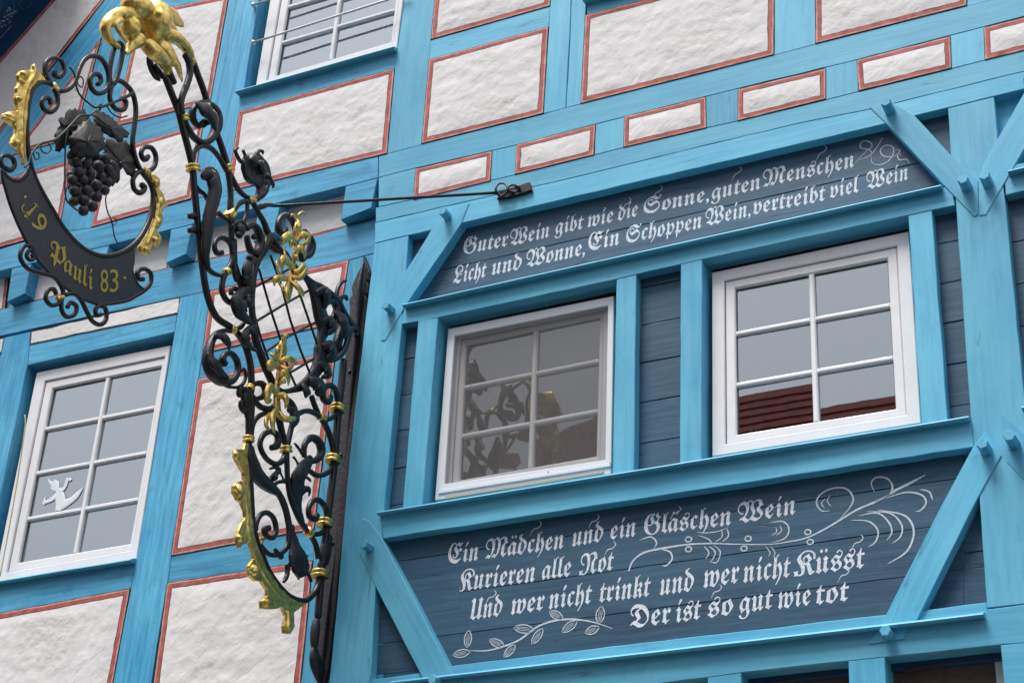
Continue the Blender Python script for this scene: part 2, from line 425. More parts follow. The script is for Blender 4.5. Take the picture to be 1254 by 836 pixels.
# two lengths of sill scarfed together near the middle
band(seam4, sh(seam3, -.2), -60, 463, d=.16, mat=BLUEB)
band(seam4, sh(seam3, -.2), 463.8, 1300, d=.16)
# joist-end blocks (flush) and the joists that stick out on the left
S = [[(508.9, 207.3), (603, 185), (600.8, 222), (506.5, 245)], [(633, 177.6), (730, 152.6), (727.5, 190), (630.8, 214)],
     [(764.6, 143.2), (864.5, 119), (865.3, 156.8), (763.4, 181)], [(903.6, 110), (1011.6, 84.2), (1011.6, 121.6), (903.4, 148.5)],
     [(1049, 74), (1164, 44.8), (1165.6, 84), (1051.5, 112)], [(1204.6, 34.5), (1330, 3), (1336, 42), (1206, 74)]]
xs = [463.5]+[v for s in S for v in (s[0][0], s[1][0])]
band(seam3, seam2, 463.5, 510, name='joist_end')
for s, s2 in zip(S, S[1:]):
    band(seam3, seam2, s[1][0]-2, s2[0][0]+2, name='joist_end')
for s in S: plaster(s, YU, bw=.032)
slab([(464, 222), (1340, 4), (1345, 48), (464, 250)], YU+.05, .03, BLUE, 'rear_boarding', house, wob=0)
band(sh(seam2, .25), sh(seam1, -.1), 460, 1300)
lo2 = [(458.6, 297.7), (478, 293), (562.7, 273.8), (1082, 152), (1122.7, 141), (1300, 98)]
band(sh(seam1, .1), lo2, 459, 1300)
# jetty joists over the lower wall
def joist(x0, x1, nm='joist_end'):
    t0, t1 = lin(seam3, x0), lin(seam3, x1)
    o = T([(x0, t0+.4), (x1, t1+.4), (x1-7.5, t1+.4+36), (x0-6, t0+.4+41)], YU-.004, d=.2, name='projecting_joist_end', mat=BLUEB, grain=(1, 0))
    return o
joist(14.5, 38); joist(107, 133); joist(209.2, 235.5); joist(316, 343); joist(423.3, 462)
# infill strips between the joists
inf_t = [(-60, 325), (470, 205)]
inf_b = [(-60, 393), (0, 379), (208, 328), (384, 290), (425, 277), (470, 266)]
for a, b in ((-50, 14), (36, 114), (133, 216), (238, 324), (343, 440)):
    plaster([(a, lin(inf_t, a)), (b, lin(inf_t, b)), (b-8, lin(inf_b, b-8)+3.5), (a-8, lin(inf_b, a-8)+3.5)], .035, bw=.026)
# --- upper wall posts, rails and panels (top left to top right)
P1 = [(-60, 141), (100, -40), (159.5, -40), (-60, 240)]
Pp2 = [(124.5, 46), (91.5, 169), (15, 190.5)]
Pp3 = [(171, 17), (280.7, -5.5), (257.7, 125.3), (141, 155.4)]
Pp4 = [(131.5, 186.5), (249.6, 151), (234, 243.6), (112, 278.6)]
Pp5 = [(-60, 238), (88.5, 196), (72.5, 283), (-60, 320)]
PW = [(292.8, 136.6), (483.5, 84.2), (474.2, 188.4), (278.5, 235)]
PA = [(541, -90), (683, -125), (673.8, 7.8), (527.6, 49)]
PB = [(525.5, 73.4), (671.9, 33), (665.7, 139.2), (516, 176.5)]
PC = [(716.6, 19.2), (948.6, -41), (948.2, 67.4), (711.2, 127.4)]
PD = [(998.3, -60), (1186, -106), (1184, 7.2), (998.4, 54)]
for p in (P1, Pp2, Pp3, Pp4, Pp5, PW, PA, PB, PC, PD): plaster(p, YU)
# rafter timber and strut left
T([(-60, 112), (43, 0), (85, -45), (104, -45), (66, 0), (0, 74), (-60, 142.5)], YU+.002, mat=VERGE, name='rafter')  # blue timber under the eave, its shade painted in as darker blue
T([(159, -40), (128.6, 0), (73, 72), (0, 160), (-60, 238), (-60, 246), (14, 192), (110, 65), (125, 45.5), (160, 0), (190, -40)], YU-.002, name='timber_strut', mat=BLUEB)
T([(178, -22), (160, 0), (125, 45.5), (91, 170), (88, 196), (72, 284), (113, 279), (131.5, 186.5), (141, 155.4), (171.5, 17)], name='timber_post', mat=BLUEB)
T([(-60, 238), (15, 190), (92, 169), (88.5, 196), (-60, 239)], name='timber_rail', mat=BLUEB)
T([(141, 155), (257.7, 125), (249.6, 151.4), (131, 187)], name='timber_rail', mat=BLUEB)
T([(171, 17.5), (281.5, -6), (287, -45), (180, -45)], name='timber_rail', mat=BLUEB)
T([(288, -45), (257.4, 125), (249.3, 151), (233.7, 244.4), (278.7, 235), (293.5, 136), (298.8, 108), (323.5, -45)], name='timber_post', mat=BLUEB)
T([(298, 111), (487, 57.5), (483.4, 84.6), (292.6, 137)], name='timber_rail', mat=BLUEB)
T([(501, -45), (487.2, 57.5), (483.2, 84.2), (474, 188.6), (516.6, 177), (526, 73), (528, 48.5), (536.5, -45)], name='timber_post')
T([(527.5, 49.4), (674, 7.8), (672, 33.2), (525.3, 73.8)], name='timber_rail')
T([(677.5, -45), (673.7, 8), (665.5, 139.4), (692.5, 132.6), (697.5, 45), (700.5, -45)], name='timber_post')
T([(701.3, -45), (698.2, 45), (693.2, 132.4), (711.5, 127.3), (716.5, 19), (719, -10), (720, -45)], name='timber_post')
T([(719, 18.5), (948.6, -41), (948.6, -60), (719, 2)], name='timber_rail')
T([(948.6, -60), (948, 67.8), (998.6, 54.2), (998.2, -60)], name='timber_post')
T([(1184, 8), (1187, -60), (1300, -60), (1300, -21)], name='timber_rail')
sillp = [(717, 3), (1000, -68)]
def nosing(a, b, Y, proj=.035, r=.011, name='drip_moulding', drop=.012, mat=None, parent=None):
    A, B = at(*a, Y), at(*b, Y)
    # bevelled top board with a round nose
    e1, e2 = Vector((0, 1, 0)), Vector((0, 0, 1))
    prof = [(.02, .012), (.0, .010), (-proj*.6, .003), (-proj+r*.2, -.001), (-proj-r*.6, -.006), (-proj-r*.9, -.013), (-proj-r*.4, -.020), (-proj+r*.4, -.022), (-proj*.5, -.020), (0, -.018), (.02, -.018)]
    n = len(prof); V = []
    K = max(2, int((B-A).length/.15))
    for i in range(K+1):
        C = A.lerp(B, i/K); C = C+Vector((0, 0, .0015*noise.noise(Vector((C.x*3, 1, 2)))))
        V += [C+e1*p[0]+e2*p[1] for p in prof]
    Fc = [(i*n+k, i*n+(k+1) % n, (i+1)*n+(k+1) % n, (i+1)*n+k) for i in range(K) for k in range(n)]
    Fc += [list(range(n-1, -1, -1)), [K*n+k for k in range(n)]]
    return mk(name, V, Fc, mat or BLUE, parent or house, g=[(v[0], v[2]+4, v[1]) for v in V])
nosing((717, 3), (1000, -68), YU)
# eave soffit at the top left, with painted white flowers
ra, rb = at(-60, 112, YU), at(110, -72, YU)
o_ = Vector((0, -1, 0)); up_ = Vector((-.42, 0, .91))*.03
V = [ra, rb, rb+o_*.75, ra+o_*.75]; V = V+[v+Vector((-.03, 0, .035)) for v in V]
mk('soffit_board', V, [(0, 1, 2, 3), (7, 6, 5, 4), (0, 4, 5, 1), (1, 5, 6, 2), (2, 6, 7, 3), (3, 7, 4, 0)], VERGE, house, g=[(v.x, v.z, v.y) for v in V])
mk('verge_board', [v+o_*.0 for v in [ra+o_*.75, rb+o_*.75, rb+o_*.79, ra+o_*.79]]+[v+Vector((-.13, 0, .15)) for v in [ra+o_*.75, rb+o_*.75, rb+o_*.79, ra+o_*.79]], [(0, 1, 2, 3), (7, 6, 5, 4), (0, 4, 5, 1), (1, 5, 6, 2), (2, 6, 7, 3), (3, 7, 4, 0)], VERGE, house, g=[(i*.3, 0, 0) for i in range(8)])
sn = (rb-ra).cross(o_).normalized()
if sn.dot(CAM-ra) < 0: sn = -sn
def spot(x, y, r, parts, n=6, rr=None):
    c = atplane(x, y, ra+sn*.003, sn); e1 = (rb-ra).normalized(); e2 = Vector((0, -1, 0)); V = []
    for k in range(10):
        a = k*math.pi/5; V.append(c+(e1*math.cos(a)+e2*math.sin(a))*r*mpp(c)*random.uniform(.75, 1.15))
    parts.append((V, [list(range(10))]))
fl = []
for x, y in ((3, 26), (6, 31), (9, 24), (6, 21), (12, 27), (10, 19), (14, 21), (9, 14), (12, 12), (16, 16), (19, 14), (13, 17), (2, 33), (0, 29), (11, 10), (5, 26)): spot(x, y, 1.7, fl)
V, Fc = merge(fl); mk('painted_flower_sprig', V, Fc, plain('faded_white_flower_paint', (.22, .29, .36), .7), house)
vl = []
for pts in ([(14, 0), (17, 5), (17, 11), (14, 16)], [(40, 0), (36, 8), (28, 11), (23, 6), (26, 0)], [(0, 12), (2, 6), (1, 0)]):
    PP = [atplane(x, y, ra+sn*.003, sn) for x, y in crom(pts, 5)]
    vl.append(sweep(PP, [.0045]*len(PP), [.001]*len(PP), nrm=sn, sec=4))
V, Fc = merge(vl); mk('painted_leaf_outline', V, Fc, plain('faint_blue_paint', (.05, .13, .22), .7), house)
# --- lower left wall ----------------------------------------------
T([(-60, 394), (0, 379), (208, 328), (384, 290), (425, 277), (470, 266), (470, 307), (430, 317.6), (258, 355.6), (220, 363.6), (-60, 424)], YL, name='timber_beam')
T([(5.5, 413), (37, 406), (33.3, 447), (6, 578), (-22, 712), (-70, 722), (-36, 590)], YL, name='timber_post')
T([(-90, 432), (4.8, 413.2), (-37, 590), (-71, 722), (-110, 730)], YL, name='timber_post')
T([(37.8, 406), (220, 364.2), (213.5, 406.4), (33.8, 447)], YL, name='timber_lintel')
def plain_panel(pts, Y, nm='plaster_strip'):
    po = slab(pts, Y, .02, PLASTER, nm, house, bev=.004, wob=.004, step=.05)
    return po
bl = plain_panel([(38.6, 406.4), (219.2, 365), (217, 382.8), (37.2, 420.8)], YL-.006)
slab([(37.4, 405.4), (220.2, 364), (217.6, 384.2), (36.2, 422.2)], YL-.0025, .02, BLACKL, 'painted_outline', bl, bev=.001, wob=.003)
bl = plain_panel([(-40, 423), (4.4, 414.4), (1, 431), (-44, 441)], YL-.006)
slab([(-40, 421.5), (5.2, 413), (1.6, 432.4), (-44, 443)], YL-.0025, .02, BLACKL, 'painted_outline', bl, bev=.001, wob=.003)
T([(220.6, 364), (258, 356), (247.8, 433), (242.5, 464), (209.4, 681), (205, 713), (182, 852), (134.5, 852), (160.3, 720), (167.4, 684), (191, 543), (213.8, 406.4)], YL, name='timber_post')
Q6 = [(257.8, 356.2), (427.8, 318.2), (415.4, 395.2), (248, 433)]
Q7 = [(242.7, 464), (411.8, 430.4), (385, 647.8), (209.4, 680.8)]
Q8 = [(205, 713.2), (383.6, 685.8), (366, 860), (181, 890)]
Q9 = [(-60, 761.5), (160, 719.8), (132, 872), (-60, 905)]
for p in (Q6, Q7, Q8, Q9): plaster(p, YL, bw=.040)
T([(248.4, 432.6), (416, 395), (411.6, 430.6), (243, 464.4)], YL, name='timber_rail')
T([(209.8, 680.4), (385.4, 647.4), (383.8, 686.2), (205.4, 713.6)], YL, name='timber_rail')
T([(427.4, 318.6), (470, 307.6), (470, 860), (366, 860), (383.6, 686), (385, 648), (411.6, 431), (415.2, 395)], YL, name='timber_post')
T([(-90, 730), (167, 684.6), (160, 720.2), (-90, 768)], YL, name='timber_rail')
# --- the projecting bay --------------------------------------------
BY = YU
T([(458.7, 298.2), (479, 293.4), (500, 288.4), (497, 331), (492, 397), (470, 621), (468, 658), (459.5, 720), (452, 860), (400, 860), (411, 756), (420, 653), (428.4, 556)], BY, d=.16, name='corner_post')
def pegs(lst):
    pass
b1 = T([(542, 258), (574.6, 248.7), (565, 273.4), (497, 374), (472, 416.6), (466.5, 417), (471, 385), (497, 331), (527, 283)], BY-.004, name='diagonal_brace')
b2 = T([(440, 678), (443.5, 634), (452, 637), (468.8, 660), (553.5, 823), (560, 836), (524, 843), (459.5, 717)], BY-.004, name='diagonal_brace')
b3 = T([(1064.5, 131.4), (1091, 124.3), (1120, 141.7), (1164.3, 190), (1197.6, 221), (1198.2, 262), (1193, 265.5), (1154.8, 225.9), (1083, 149.3)], BY-.005, name='diagonal_brace')
b4 = T([(1275, 78), (1254, 113.5), (1221.7, 169.7), (1204, 202), (1198.4, 222), (1199, 264), (1207.4, 263), (1236, 214), (1254, 182.8), (1290, 120)], BY-.004, name='diagonal_brace')
b5 = T([(1191.6, 546.8), (1206, 528), (1226.5, 557.5), (1198.3, 608), (1182, 640), (1123, 758.5), (1111, 767), (1107.6, 782), (1063, 788.5), (1078, 765.7), (1141.8, 640)], BY-.005, name='diagonal_brace')
b6 = T([(1227, 506), (1233, 566), (1300, 633), (1310, 580)], BY-.003, name='diagonal_brace')
T([(1160.8, 132.6), (1217, 118.7), (1221.7, 171), (1232.4, 260), (1252, 464), (1268, 620), (1280, 736), (1209, 744), (1199.5, 611), (1192.6, 546), (1188.7, 512), (1171.4, 260), (1164.3, 188)], BY, d=.16, name='main_post')
# header above the windows, sill beam, bottom beams
T([(495, 374.5), (1155, 229.5), (1165, 228), (1169.4, 251.5), (1141, 257.3), (1112, 263.6), (860, 317.4), (779, 335.8), (754, 342), (537, 388.5), (491.6, 396.8)], BY, name='window_lintel')
T([(1229.2, 204), (1300, 190), (1306, 221), (1231.6, 239)], BY, name='window_lintel')
T([(468, 627.5), (1188.6, 511.5), (1192.4, 547), (840, 601.6), (469, 659)], BY, name='sill_beam')
T([(1256, 501), (1320, 491), (1324, 526), (1260, 535)], BY, name='sill_beam')
T([(453.5, 832), (512, 823.4), (557, 814.2), (834, 781), (1082, 752.5), (1208.5, 737), (1210, 760), (840, 806), (452, 850)], BY+.012, name='bottom_rail')
bb = [(452, 839), (530, 829), (834, 796), (1063, 769), (1207, 751), (1209, 745.5), (1300, 734), (1310, 780), (1225, 789), (1083.7, 804), (1038.6, 808.8), (907.6, 823), (866, 829), (700, 850), (452, 880)]
T(bb, BY, name='bottom_beam')
T([(866.5, 829), (907.6, 823.3), (908.6, 860), (867.5, 860)], BY, d=.2, name='lower_post')
T([(1038.8, 808.8), (1083.4, 804.2), (1086, 860), (1040.5, 860)], BY, d=.2, name='lower_post')
T([(1225.3, 789.2), (1310, 780), (1318, 860), (1231, 860)], BY, d=.2, name='lower_post')
SH = plain('brown_roller_shutter', (.085, .055, .045), .7, var=.2, bscale=25)
for a, b, c in ((868, 700, 829), (1040, 906, 823), (1228, 1082, 804)):
    sw = slab([(b, c+4), (a, c-12), (a, 870), (b, 870)], .07, .03, SH, 'roller_shutter', house, wob=0)
    slab([(b+25, c+15), (a-12, c-6), (a-12, c-4), (b+25, c+17)], .03, .03, DARKIN, 'shutter_slot', house, wob=0, bev=.001)
    hd = slab([(b, c-20), (a, c-38), (a+5, c+2), (b, c+17)], .035, .04, VERGE, 'shaded_recess_head', house, wob=0)  # dark blue face painted as the shaded underside of the recess
# window posts
T([(512, 392), (536.6, 388.8), (517, 617.5), (493, 622)], BY, d=.15, name='window_post')
T([(755, 342.2), (779, 336.2), (776, 577), (750, 581)], BY, d=.15, name='window_post')
T([(833.6, 323.4), (859.8, 317.8), (859, 563), (832.6, 567.5)], BY, d=.15, name='window_post')
T([(1112.2, 264), (1141, 257.8), (1160.3, 515), (1128.8, 520)], BY, d=.15, name='window_post')
for a, b in (((497, 375), (1154.5, 229.8)), ((1236, 212.5), (1320, 193)), ((466, 628.5), (1188.4, 512)), ((1253, 500.5), (1330, 488)), ((482, 835.5), (1206.5, 752))):
    nosing(a, b, BY, proj=.03)
nosing((-60, 723), (166.4, 686), YL, proj=.035)
nosing((293.5, 115.5), (486.6, 61.2), YU, proj=.04)
# pegs
def peg(x, y, parent, L=.072, r=.026):
    tip = at(x, y, BY-L); ph = random.random()
    V, Fc = [], []
    for Y_, rr in ((BY+.02, r*1.02), (BY-.004, r*1.0), (BY-L*.55, r*.95), (BY-L+.004, r*.98), (BY-L, r*.86)):
        for k in range(6):
            a = math.pi/3*k+ph; V.append((tip.x+rr*math.cos(a), Y_, tip.z+rr*math.sin(a)*1.02))
    for q in range(4):
        for k in range(6): Fc.append((q*6+k, q*6+(k+1) % 6, q*6+6+(k+1) % 6, q*6+6+k))
    Fc.append([24+k for k in range(6)])
    mk('peg', V, Fc, BLUE, parent, g=[(v[1]*3, v[0], v[2]) for v in V])
peg(541.6, 258.3, b1); peg(471.8, 373.5, b1); peg(445, 665.5, b2); peg(529, 831, b2)
peg(1084.2, 124.5, b3, .092, .028); peg(1178.7, 219, b3, .088, .028); peg(1205, 214, b4, .088, .028)
peg(1202.5, 542.5, b5, .088, .028); peg(1083.7, 771.5, b5, .07, .027); peg(1235.6, 532.6, b6, .10, .029)
# planks between the timbers
def planks(x0, x1, z0, z1, hgt=.226, Y=0.0, ph=0):
    z = z0; k = 0
    while z < z1-.02:
        h = min(hgt*random.uniform(.96, 1.04), z1-z)
        if k == 0 and ph: h = ph
        slab2([(x0, z+.0015), (x1, z+.0015), (x1, z+h-.0015), (x0, z+h-.0015)], Y+random.uniform(-.002, .002), .03, NAVY, 'plank', house, bev=.003, wob=.001)
        z += h; k += 1
def X(x, y, Y=0): return at(x, y, Y).x
def Z(x, y, Y=0): return at(x, y, Y).z
zlo, zhi = Z(800, 575), Z(800, 322)
planks(X(465, 620), X(524, 600)+.0, Z(480, 640), Z(495, 380), ph=.1)
planks(X(772, 450), X(840, 450), Z(800, 575)-.03, Z(800, 322)+.05, ph=Z(787, 542.5)-Z(800, 575)+.03)
planks(X(1135, 400), X(1200, 400), Z(1160, 520)-.03, Z(1160, 250)+.05, ph=.12)
planks(X(1228, 400), X(1300, 400)+.2, Z(1250, 520)-.1, Z(1250, 215)+.1, ph=.15)
planks(X(452, 780), X(560, 780), Z(470, 850), Z(470, 700), hgt=.2)
planks(X(1110, 700), X(1215, 700), Z(1180, 755), Z(1200, 600), hgt=.3)
planks(X(1228, 700), X(1300, 700)+.2, Z(1254, 760), Z(1254, 560), hgt=.3)
slab([(1118, 130), (1168, 118), (1172, 215), (1118, 190)], 0, .03, BLUE, 'filler_board', house)
slab([(1212, 100), (1300, 80), (1300, 240), (1222, 240)], 0, .03, BLUE, 'filler_board', house)
slab([(1234, 160), (1300, 140), (1306, 232), (1236, 232)], -.003, .03, NAVY, 'plank', house)
slab([(492, 282), (535, 272), (535, 345), (488, 360)], 0, .03, NAVY, 'filler_board', house)
# verse boards
def bplanks(lines, x0, x1):
    out = []
    for a, b in zip(lines, lines[1:]):
        ya = lambda l, x: l[0][1]+(l[1][1]-l[0][1])*(x-l[0][0])/(l[1][0]-l[0][0])
        out.append(slab([(x0, ya(a, x0)+.35), (x1, ya(a, x1)+.35), (x1, ya(b, x1)-.35), (x0, ya(b, x0)-.35)], random.uniform(-.0012, -.0006), .03, NAVY, 'plank', house, bev=.002, wob=.0012, grain=(1, 0)))
    return out
bplanks([((566, 268), (1082, 145)), ((542, 330), (1122, 200.5)), ((497, 378), (1154, 236))], 485, 1165)
bplanks([((470, 655), (1192, 540)), ((487, 687), (1168, 586)), ((510, 732), (1135.5, 645.5)), ((708, 757), (1103, 706.5)), ((557, 815), (1082, 753.5))], 458, 1180)
# --- lettering -----------------------------------------------------
def frak(s):
    o = ''
    for c in s:
        if 'A' <= c <= 'Z': o += chr(0x1D56C+ord(c)-65)
        elif 'a' <= c <= 'z': o += chr(0x1D586+ord(c)-97)
        else: o += {'ä': chr(0x1D586), 'ü': chr(0x1D586+20)}.get(c, c)
    return o
def glyphs(s, off=0):
    cu = bpy.data.curves.new('txt', 'FONT'); cu.body = s; cu.resolution_u = 4; cu.offset = off
    o = bpy.data.objects.new('txt', cu); COL.objects.link(o)
    dg = bpy.context.evaluated_depsgraph_get(); dg.update()
    me = bpy.data.meshes.new_from_object(o.evaluated_get(dg)); bpy.data.objects.remove(o); bpy.data.curves.remove(cu)
    V = [(v.co.x, v.co.y) for v in me.vertices]; Fc = [list(p.vertices) for p in me.polygons]
    bpy.data.meshes.remove(me); return V, Fc
gx = glyphs(frak('n'))[0]; XH = max(v[1] for v in gx)
def word(s, p0, p1, xh, parent, Y=-.0018):
    V, Fc = glyphs(frak(s))
    if 'ä' in s or 'ü' in s:
        for i, c in enumerate(s):
            if c in 'äü':
                w0 = max(v[0] for v in glyphs(frak(s[:i]))[0]) if i else 0
                w1 = max(v[0] for v in glyphs(frak(s[:i+1]))[0])
                for cx_ in (w0+(w1-w0)*.38, w0+(w1-w0)*.72):
                    o = len(V); r = .058
                    V += [(cx_-r, XH+.16), (cx_, XH+.16-r*1.2), (cx_+r, XH+.16), (cx_, XH+.16+r*1.2)]; Fc.append([o, o+1, o+2, o+3])
    x0 = min(v[0] for v in V); x1 = max(v[0] for v in V)
    A, B = at(*p0, Y), at(*p1, Y); t = B-A
    hz = xh*mpp(A)*1.13/XH
    VV = []
    for vx, vy in V:
        u = (vx-x0)/(x1-x0)
        wob = .0012*noise.noise(Vector((A.x*5+vx*9, vy*9, 1)))
        VV.append(A+t*u+t.normalized()*hz*vy*.10+Vector((0, 0, hz*vy+wob)))
    return mk('painted_word', VV, Fc, LETTER, parent)
def stroke(pts, w, parts, Y=-.0020, taper=True, prof=None, sub=6):
    C = crom(pts, sub); PP = [at(x, y, Y) for x, y in C]; n = len(PP); V = []
    for i, p in enumerate(PP):
        a = PP[max(0, i-1)]; b = PP[min(n-1, i+1)]; T_ = (b-a); T_ = T_.normalized() if T_.length > 0 else Vector((1, 0, 0)); Nn = Vector((-T_.z, 0, T_.x))
        u = i/(n-1)
        k = prof(u) if prof else (min(1, .25+3*min(u, 1-u)) if taper else 1)
        h = w*mpp(p)*k*(1+.15*noise.noise(p*30))/2; V += [p+Nn*h, p-Nn*h]
    parts.append((V, [(2*i, 2*i+1, 2*i+3, 2*i+2) for i in range(n-1)]))
ins1 = mk('upper_inscription', [at(600, 330, .01), at(603, 330, .01), at(601, 329, .01)], [(0, 1, 2)], LETTER, house)
ins1['label'] = 'two painted lines of white blackletter verse'
for s, a, b, h in (('Guter', (566, 311.5), (621, 301.5), 14.5), ('Wein', (622.6, 301.5), (672, 290.5), 14.5), ('gibt', (679.5, 287), (713, 280.5), 14.5), ('wie', (719, 278.5), (750, 272), 14.5),
                   ('die', (756, 270.6), (780, 264.6), 14.5), ('Sonne,', (787, 262.5), (868, 246), 14.5), ('guten', (871, 245), (931, 231.5), 15), ('Menschen', (933, 229.5), (1046, 204.5), 15.5),
                   ('Licht', (554, 347.5), (594, 339.5), 15), ('und', (601, 337), (637.7, 329.5), 15), ('Wonne,', (642.7, 327.6), (716, 312), 15), ('Ein', (719, 307.5), (758, 299.5), 15.5),
                   ('Schoppen', (765.6, 298), (859, 279), 15), ('Wein,', (862.5, 277), (919, 264.5), 15), ('vertreibt', (921.7, 263), (1010, 245.7), 15.5), ('viel', (1016, 242.8), (1051.7, 235.3), 15.5), ('Wein', (1060, 232.5), (1112, 220), 15.5)):
    word(s, a, b, h, ins1)
ins2 = mk('lower_inscription', [at(600, 730, .01), at(603, 730, .01), at(601, 729, .01)], [(0, 1, 2)], LETTER, house)
ins2['label'] = 'four painted lines of white blackletter verse'
for s, a, b, h in (('Ein', (547, 690), (585, 685.5), 16), ('Mädchen', (592.5, 684), (689.6, 671), 16), ('und', (699.6, 669), (737.5, 662), 16.5), ('ein', (747, 660.5), (778, 656), 16.5),
                   ('Gläschen', (787.4, 655), (895, 642.5), 16.5), ('Wein', (902, 640.5), (974, 629), 16.5),
                   ('Kurieren', (559, 723.8), (654.4, 711.5), 17), ('alle', (662.8, 709.5), (698, 705), 17), ('Not', (708.7, 703.6), (750, 697.5), 17),
                   ('Und', (574, 758.8), (613.6, 753), 17), ('wer', (625, 752), (665, 746.5), 17), ('nicht', (671, 745.6), (723, 738.5), 17.5), ('trinkt', (733, 737.3), (795, 729.5), 18), ('und', (807, 728.5), (848.5, 722.7), 18.5),
                   ('wer', (861, 719.5), (904, 713), 19), ('nicht', (909.4, 713), (966.8, 706), 19), ('Küsst', (971.5, 705), (1058, 694.7), 19),
                   ('Der', (770, 768.7), (820, 762.5), 18), ('ist', (826, 762), (857, 757.5), 18), ('so', (866, 756), (897, 751.5), 18), ('gut', (905, 750.6), (945, 744.5), 18), ('wie', (952.4, 745), (992, 740), 18), ('tot', (998.4, 740), (1038.6, 735), 18)):
    word(s, a, b, h, ins2)
# pen flourishes over the tall letters
pr = []
for x, y, s in ((808, 236, 1), (905, 213, 1), (1009, 188, 1.1), (770, 250, .9)):
    stroke([(x-9*s, y+9*s), (x-5*s, y+1*s), (x, y-2*s), (x+3*s, y-6*s), (x, y-9*s)], 1.3, pr)
for q in pr: mk('pen_flourish', q[0], q[1], CHALK, ins1)
pr = []
for x, y, s in ((659, 647, 1), (730, 638, .9), (830, 628, .9), (750, 672, 1), (604, 731, .9), (1053, 664, 1), (1036, 704, 1), (880, 724, .9)):
    stroke([(x-10*s, y+9*s), (x-6*s, y+1*s), (x, y-1*s), (x+4*s, y-6*s), (x+1*s, y-10*s)], 1.4, pr)
for q in pr: mk('pen_flourish', q[0], q[1], CHALK, ins2)
pr = []
for pts, w in (([(1047, 200), (1058, 188), (1068, 179), (1063, 173), (1055, 174), (1054, 181), (1065, 184), (1067, 189), (1060, 194)], 1.2), ([(1052, 196), (1066, 190), (1078, 174), (1080, 168)], 1.1),
               ([(1067, 190), (1068, 199), (1077, 202), (1088, 197), (1094, 188), (1093, 180), (1085, 178), (1078, 184), (1082, 191), (1093, 192), (1101, 188), (1103, 192)], 1.2),
               ([(1096, 184), (1102, 184), (1099, 191), (1102, 196), (1110, 195), (1114, 201)], 1.5)): stroke(pts, w, pr)
V, Fc = merge(pr); mk('painted_scroll_flourish', V, Fc, CHALK, ins1)
pr = []
stroke([(770, 699), (775, 686.6), (788, 676.5), (808.5, 671.5), (840, 666.5), (870, 665), (905, 666), (941.7, 666), (965, 663), (988, 658), (1013.5, 645.5), (1049, 624), (1075, 613), (1092, 604)], 2.6, pr, prof=lambda u: .75+.3*math.sin(u*9))
for pts, w in (([(1085, 609), (1095, 601), (1113, 592), (1133.5, 581)], 3.2), ([(1029, 634), (1040, 622), (1045, 610), (1036, 598), (1018, 598), (1004, 606), (1000, 616), (1006, 625), (1016, 625)], 2.2),
               ([(1011, 610), (1006, 616), (1010, 622)], 1.2), ([(1017, 606), (1013, 613), (1018, 620)], 1), ([(1070, 616), (1088, 606), (1093, 596), (1087, 586), (1074, 584), (1067, 591), (1071, 602)], 2.2),
               ([(1085, 609.6), (1110, 602.4), (1129, 606), (1134, 615), (1128, 624), (1121, 626)], 2.2), ([(1126.5, 599), (1138, 602), (1142, 612)], 2), ([(1042, 636.5), (1063.7, 638), (1075, 649), (1072.7, 662), (1063.7, 669.5)], 2),
               ([(1052, 631), (1075, 628), (1089, 640), (1092, 652), (1086, 661)], 2), ([(1062, 626), (1090, 628), (1104, 642), (1103, 656), (1093, 665)], 2), ([(1075, 624), (1108, 631), (1119, 650), (1111, 674), (1087, 690)], 2.4),
               ([(783, 661), (797, 657), (804, 664), (801, 671)], 2), ([(808, 672), (820, 675), (823, 684), (816, 692), (811, 692)], 2.2),
               ([(853, 651), (865, 652), (880, 650), (892, 645)], 1.2), ([(855, 655), (868, 660), (872, 666)], 1.3),
               ([(862, 668), (868, 676), (864, 684)], 1.6), ([(868, 668), (876, 676), (871, 687)], 1.6), ([(874, 667), (882, 675), (878, 688), (869, 687)], 1.4),
               ([(884, 663), (892, 656), (890, 646)], 1.6), ([(876, 663), (884, 657), (884, 649)], 1.4), ([(946, 664), (962, 658), (966, 646), (958, 638), (943, 640)], 1.8), ([(950, 655), (957, 650), (955, 643)], 1.2), ([(945, 655), (951, 651), (950, 645)], 1.1),
               ([(938, 669), (943, 676), (941, 681)], 1.2), ([(944, 669), (949, 676), (947, 681)], 1.2)): stroke(pts, w, pr)
for x, y in ((843, 660), (843, 672), (916, 659), (911, 671), (989, 651), (992, 663)):
    stroke([(x-4, y+.3), (x-1, y-3), (x+3.6, y-1.5), (x+3, y+2), (x-1.5, y+3), (x-4, y+.3)], 1.7, pr, taper=False)
V, Fc = merge(pr); mk('painted_scroll_flourish', V, Fc, CHALK, ins2)
pr = []
stroke([(576, 796), (600.8, 795.4), (634, 784), (661, 765.3), (690, 758), (721, 760), (750, 769)], 2.4, pr)
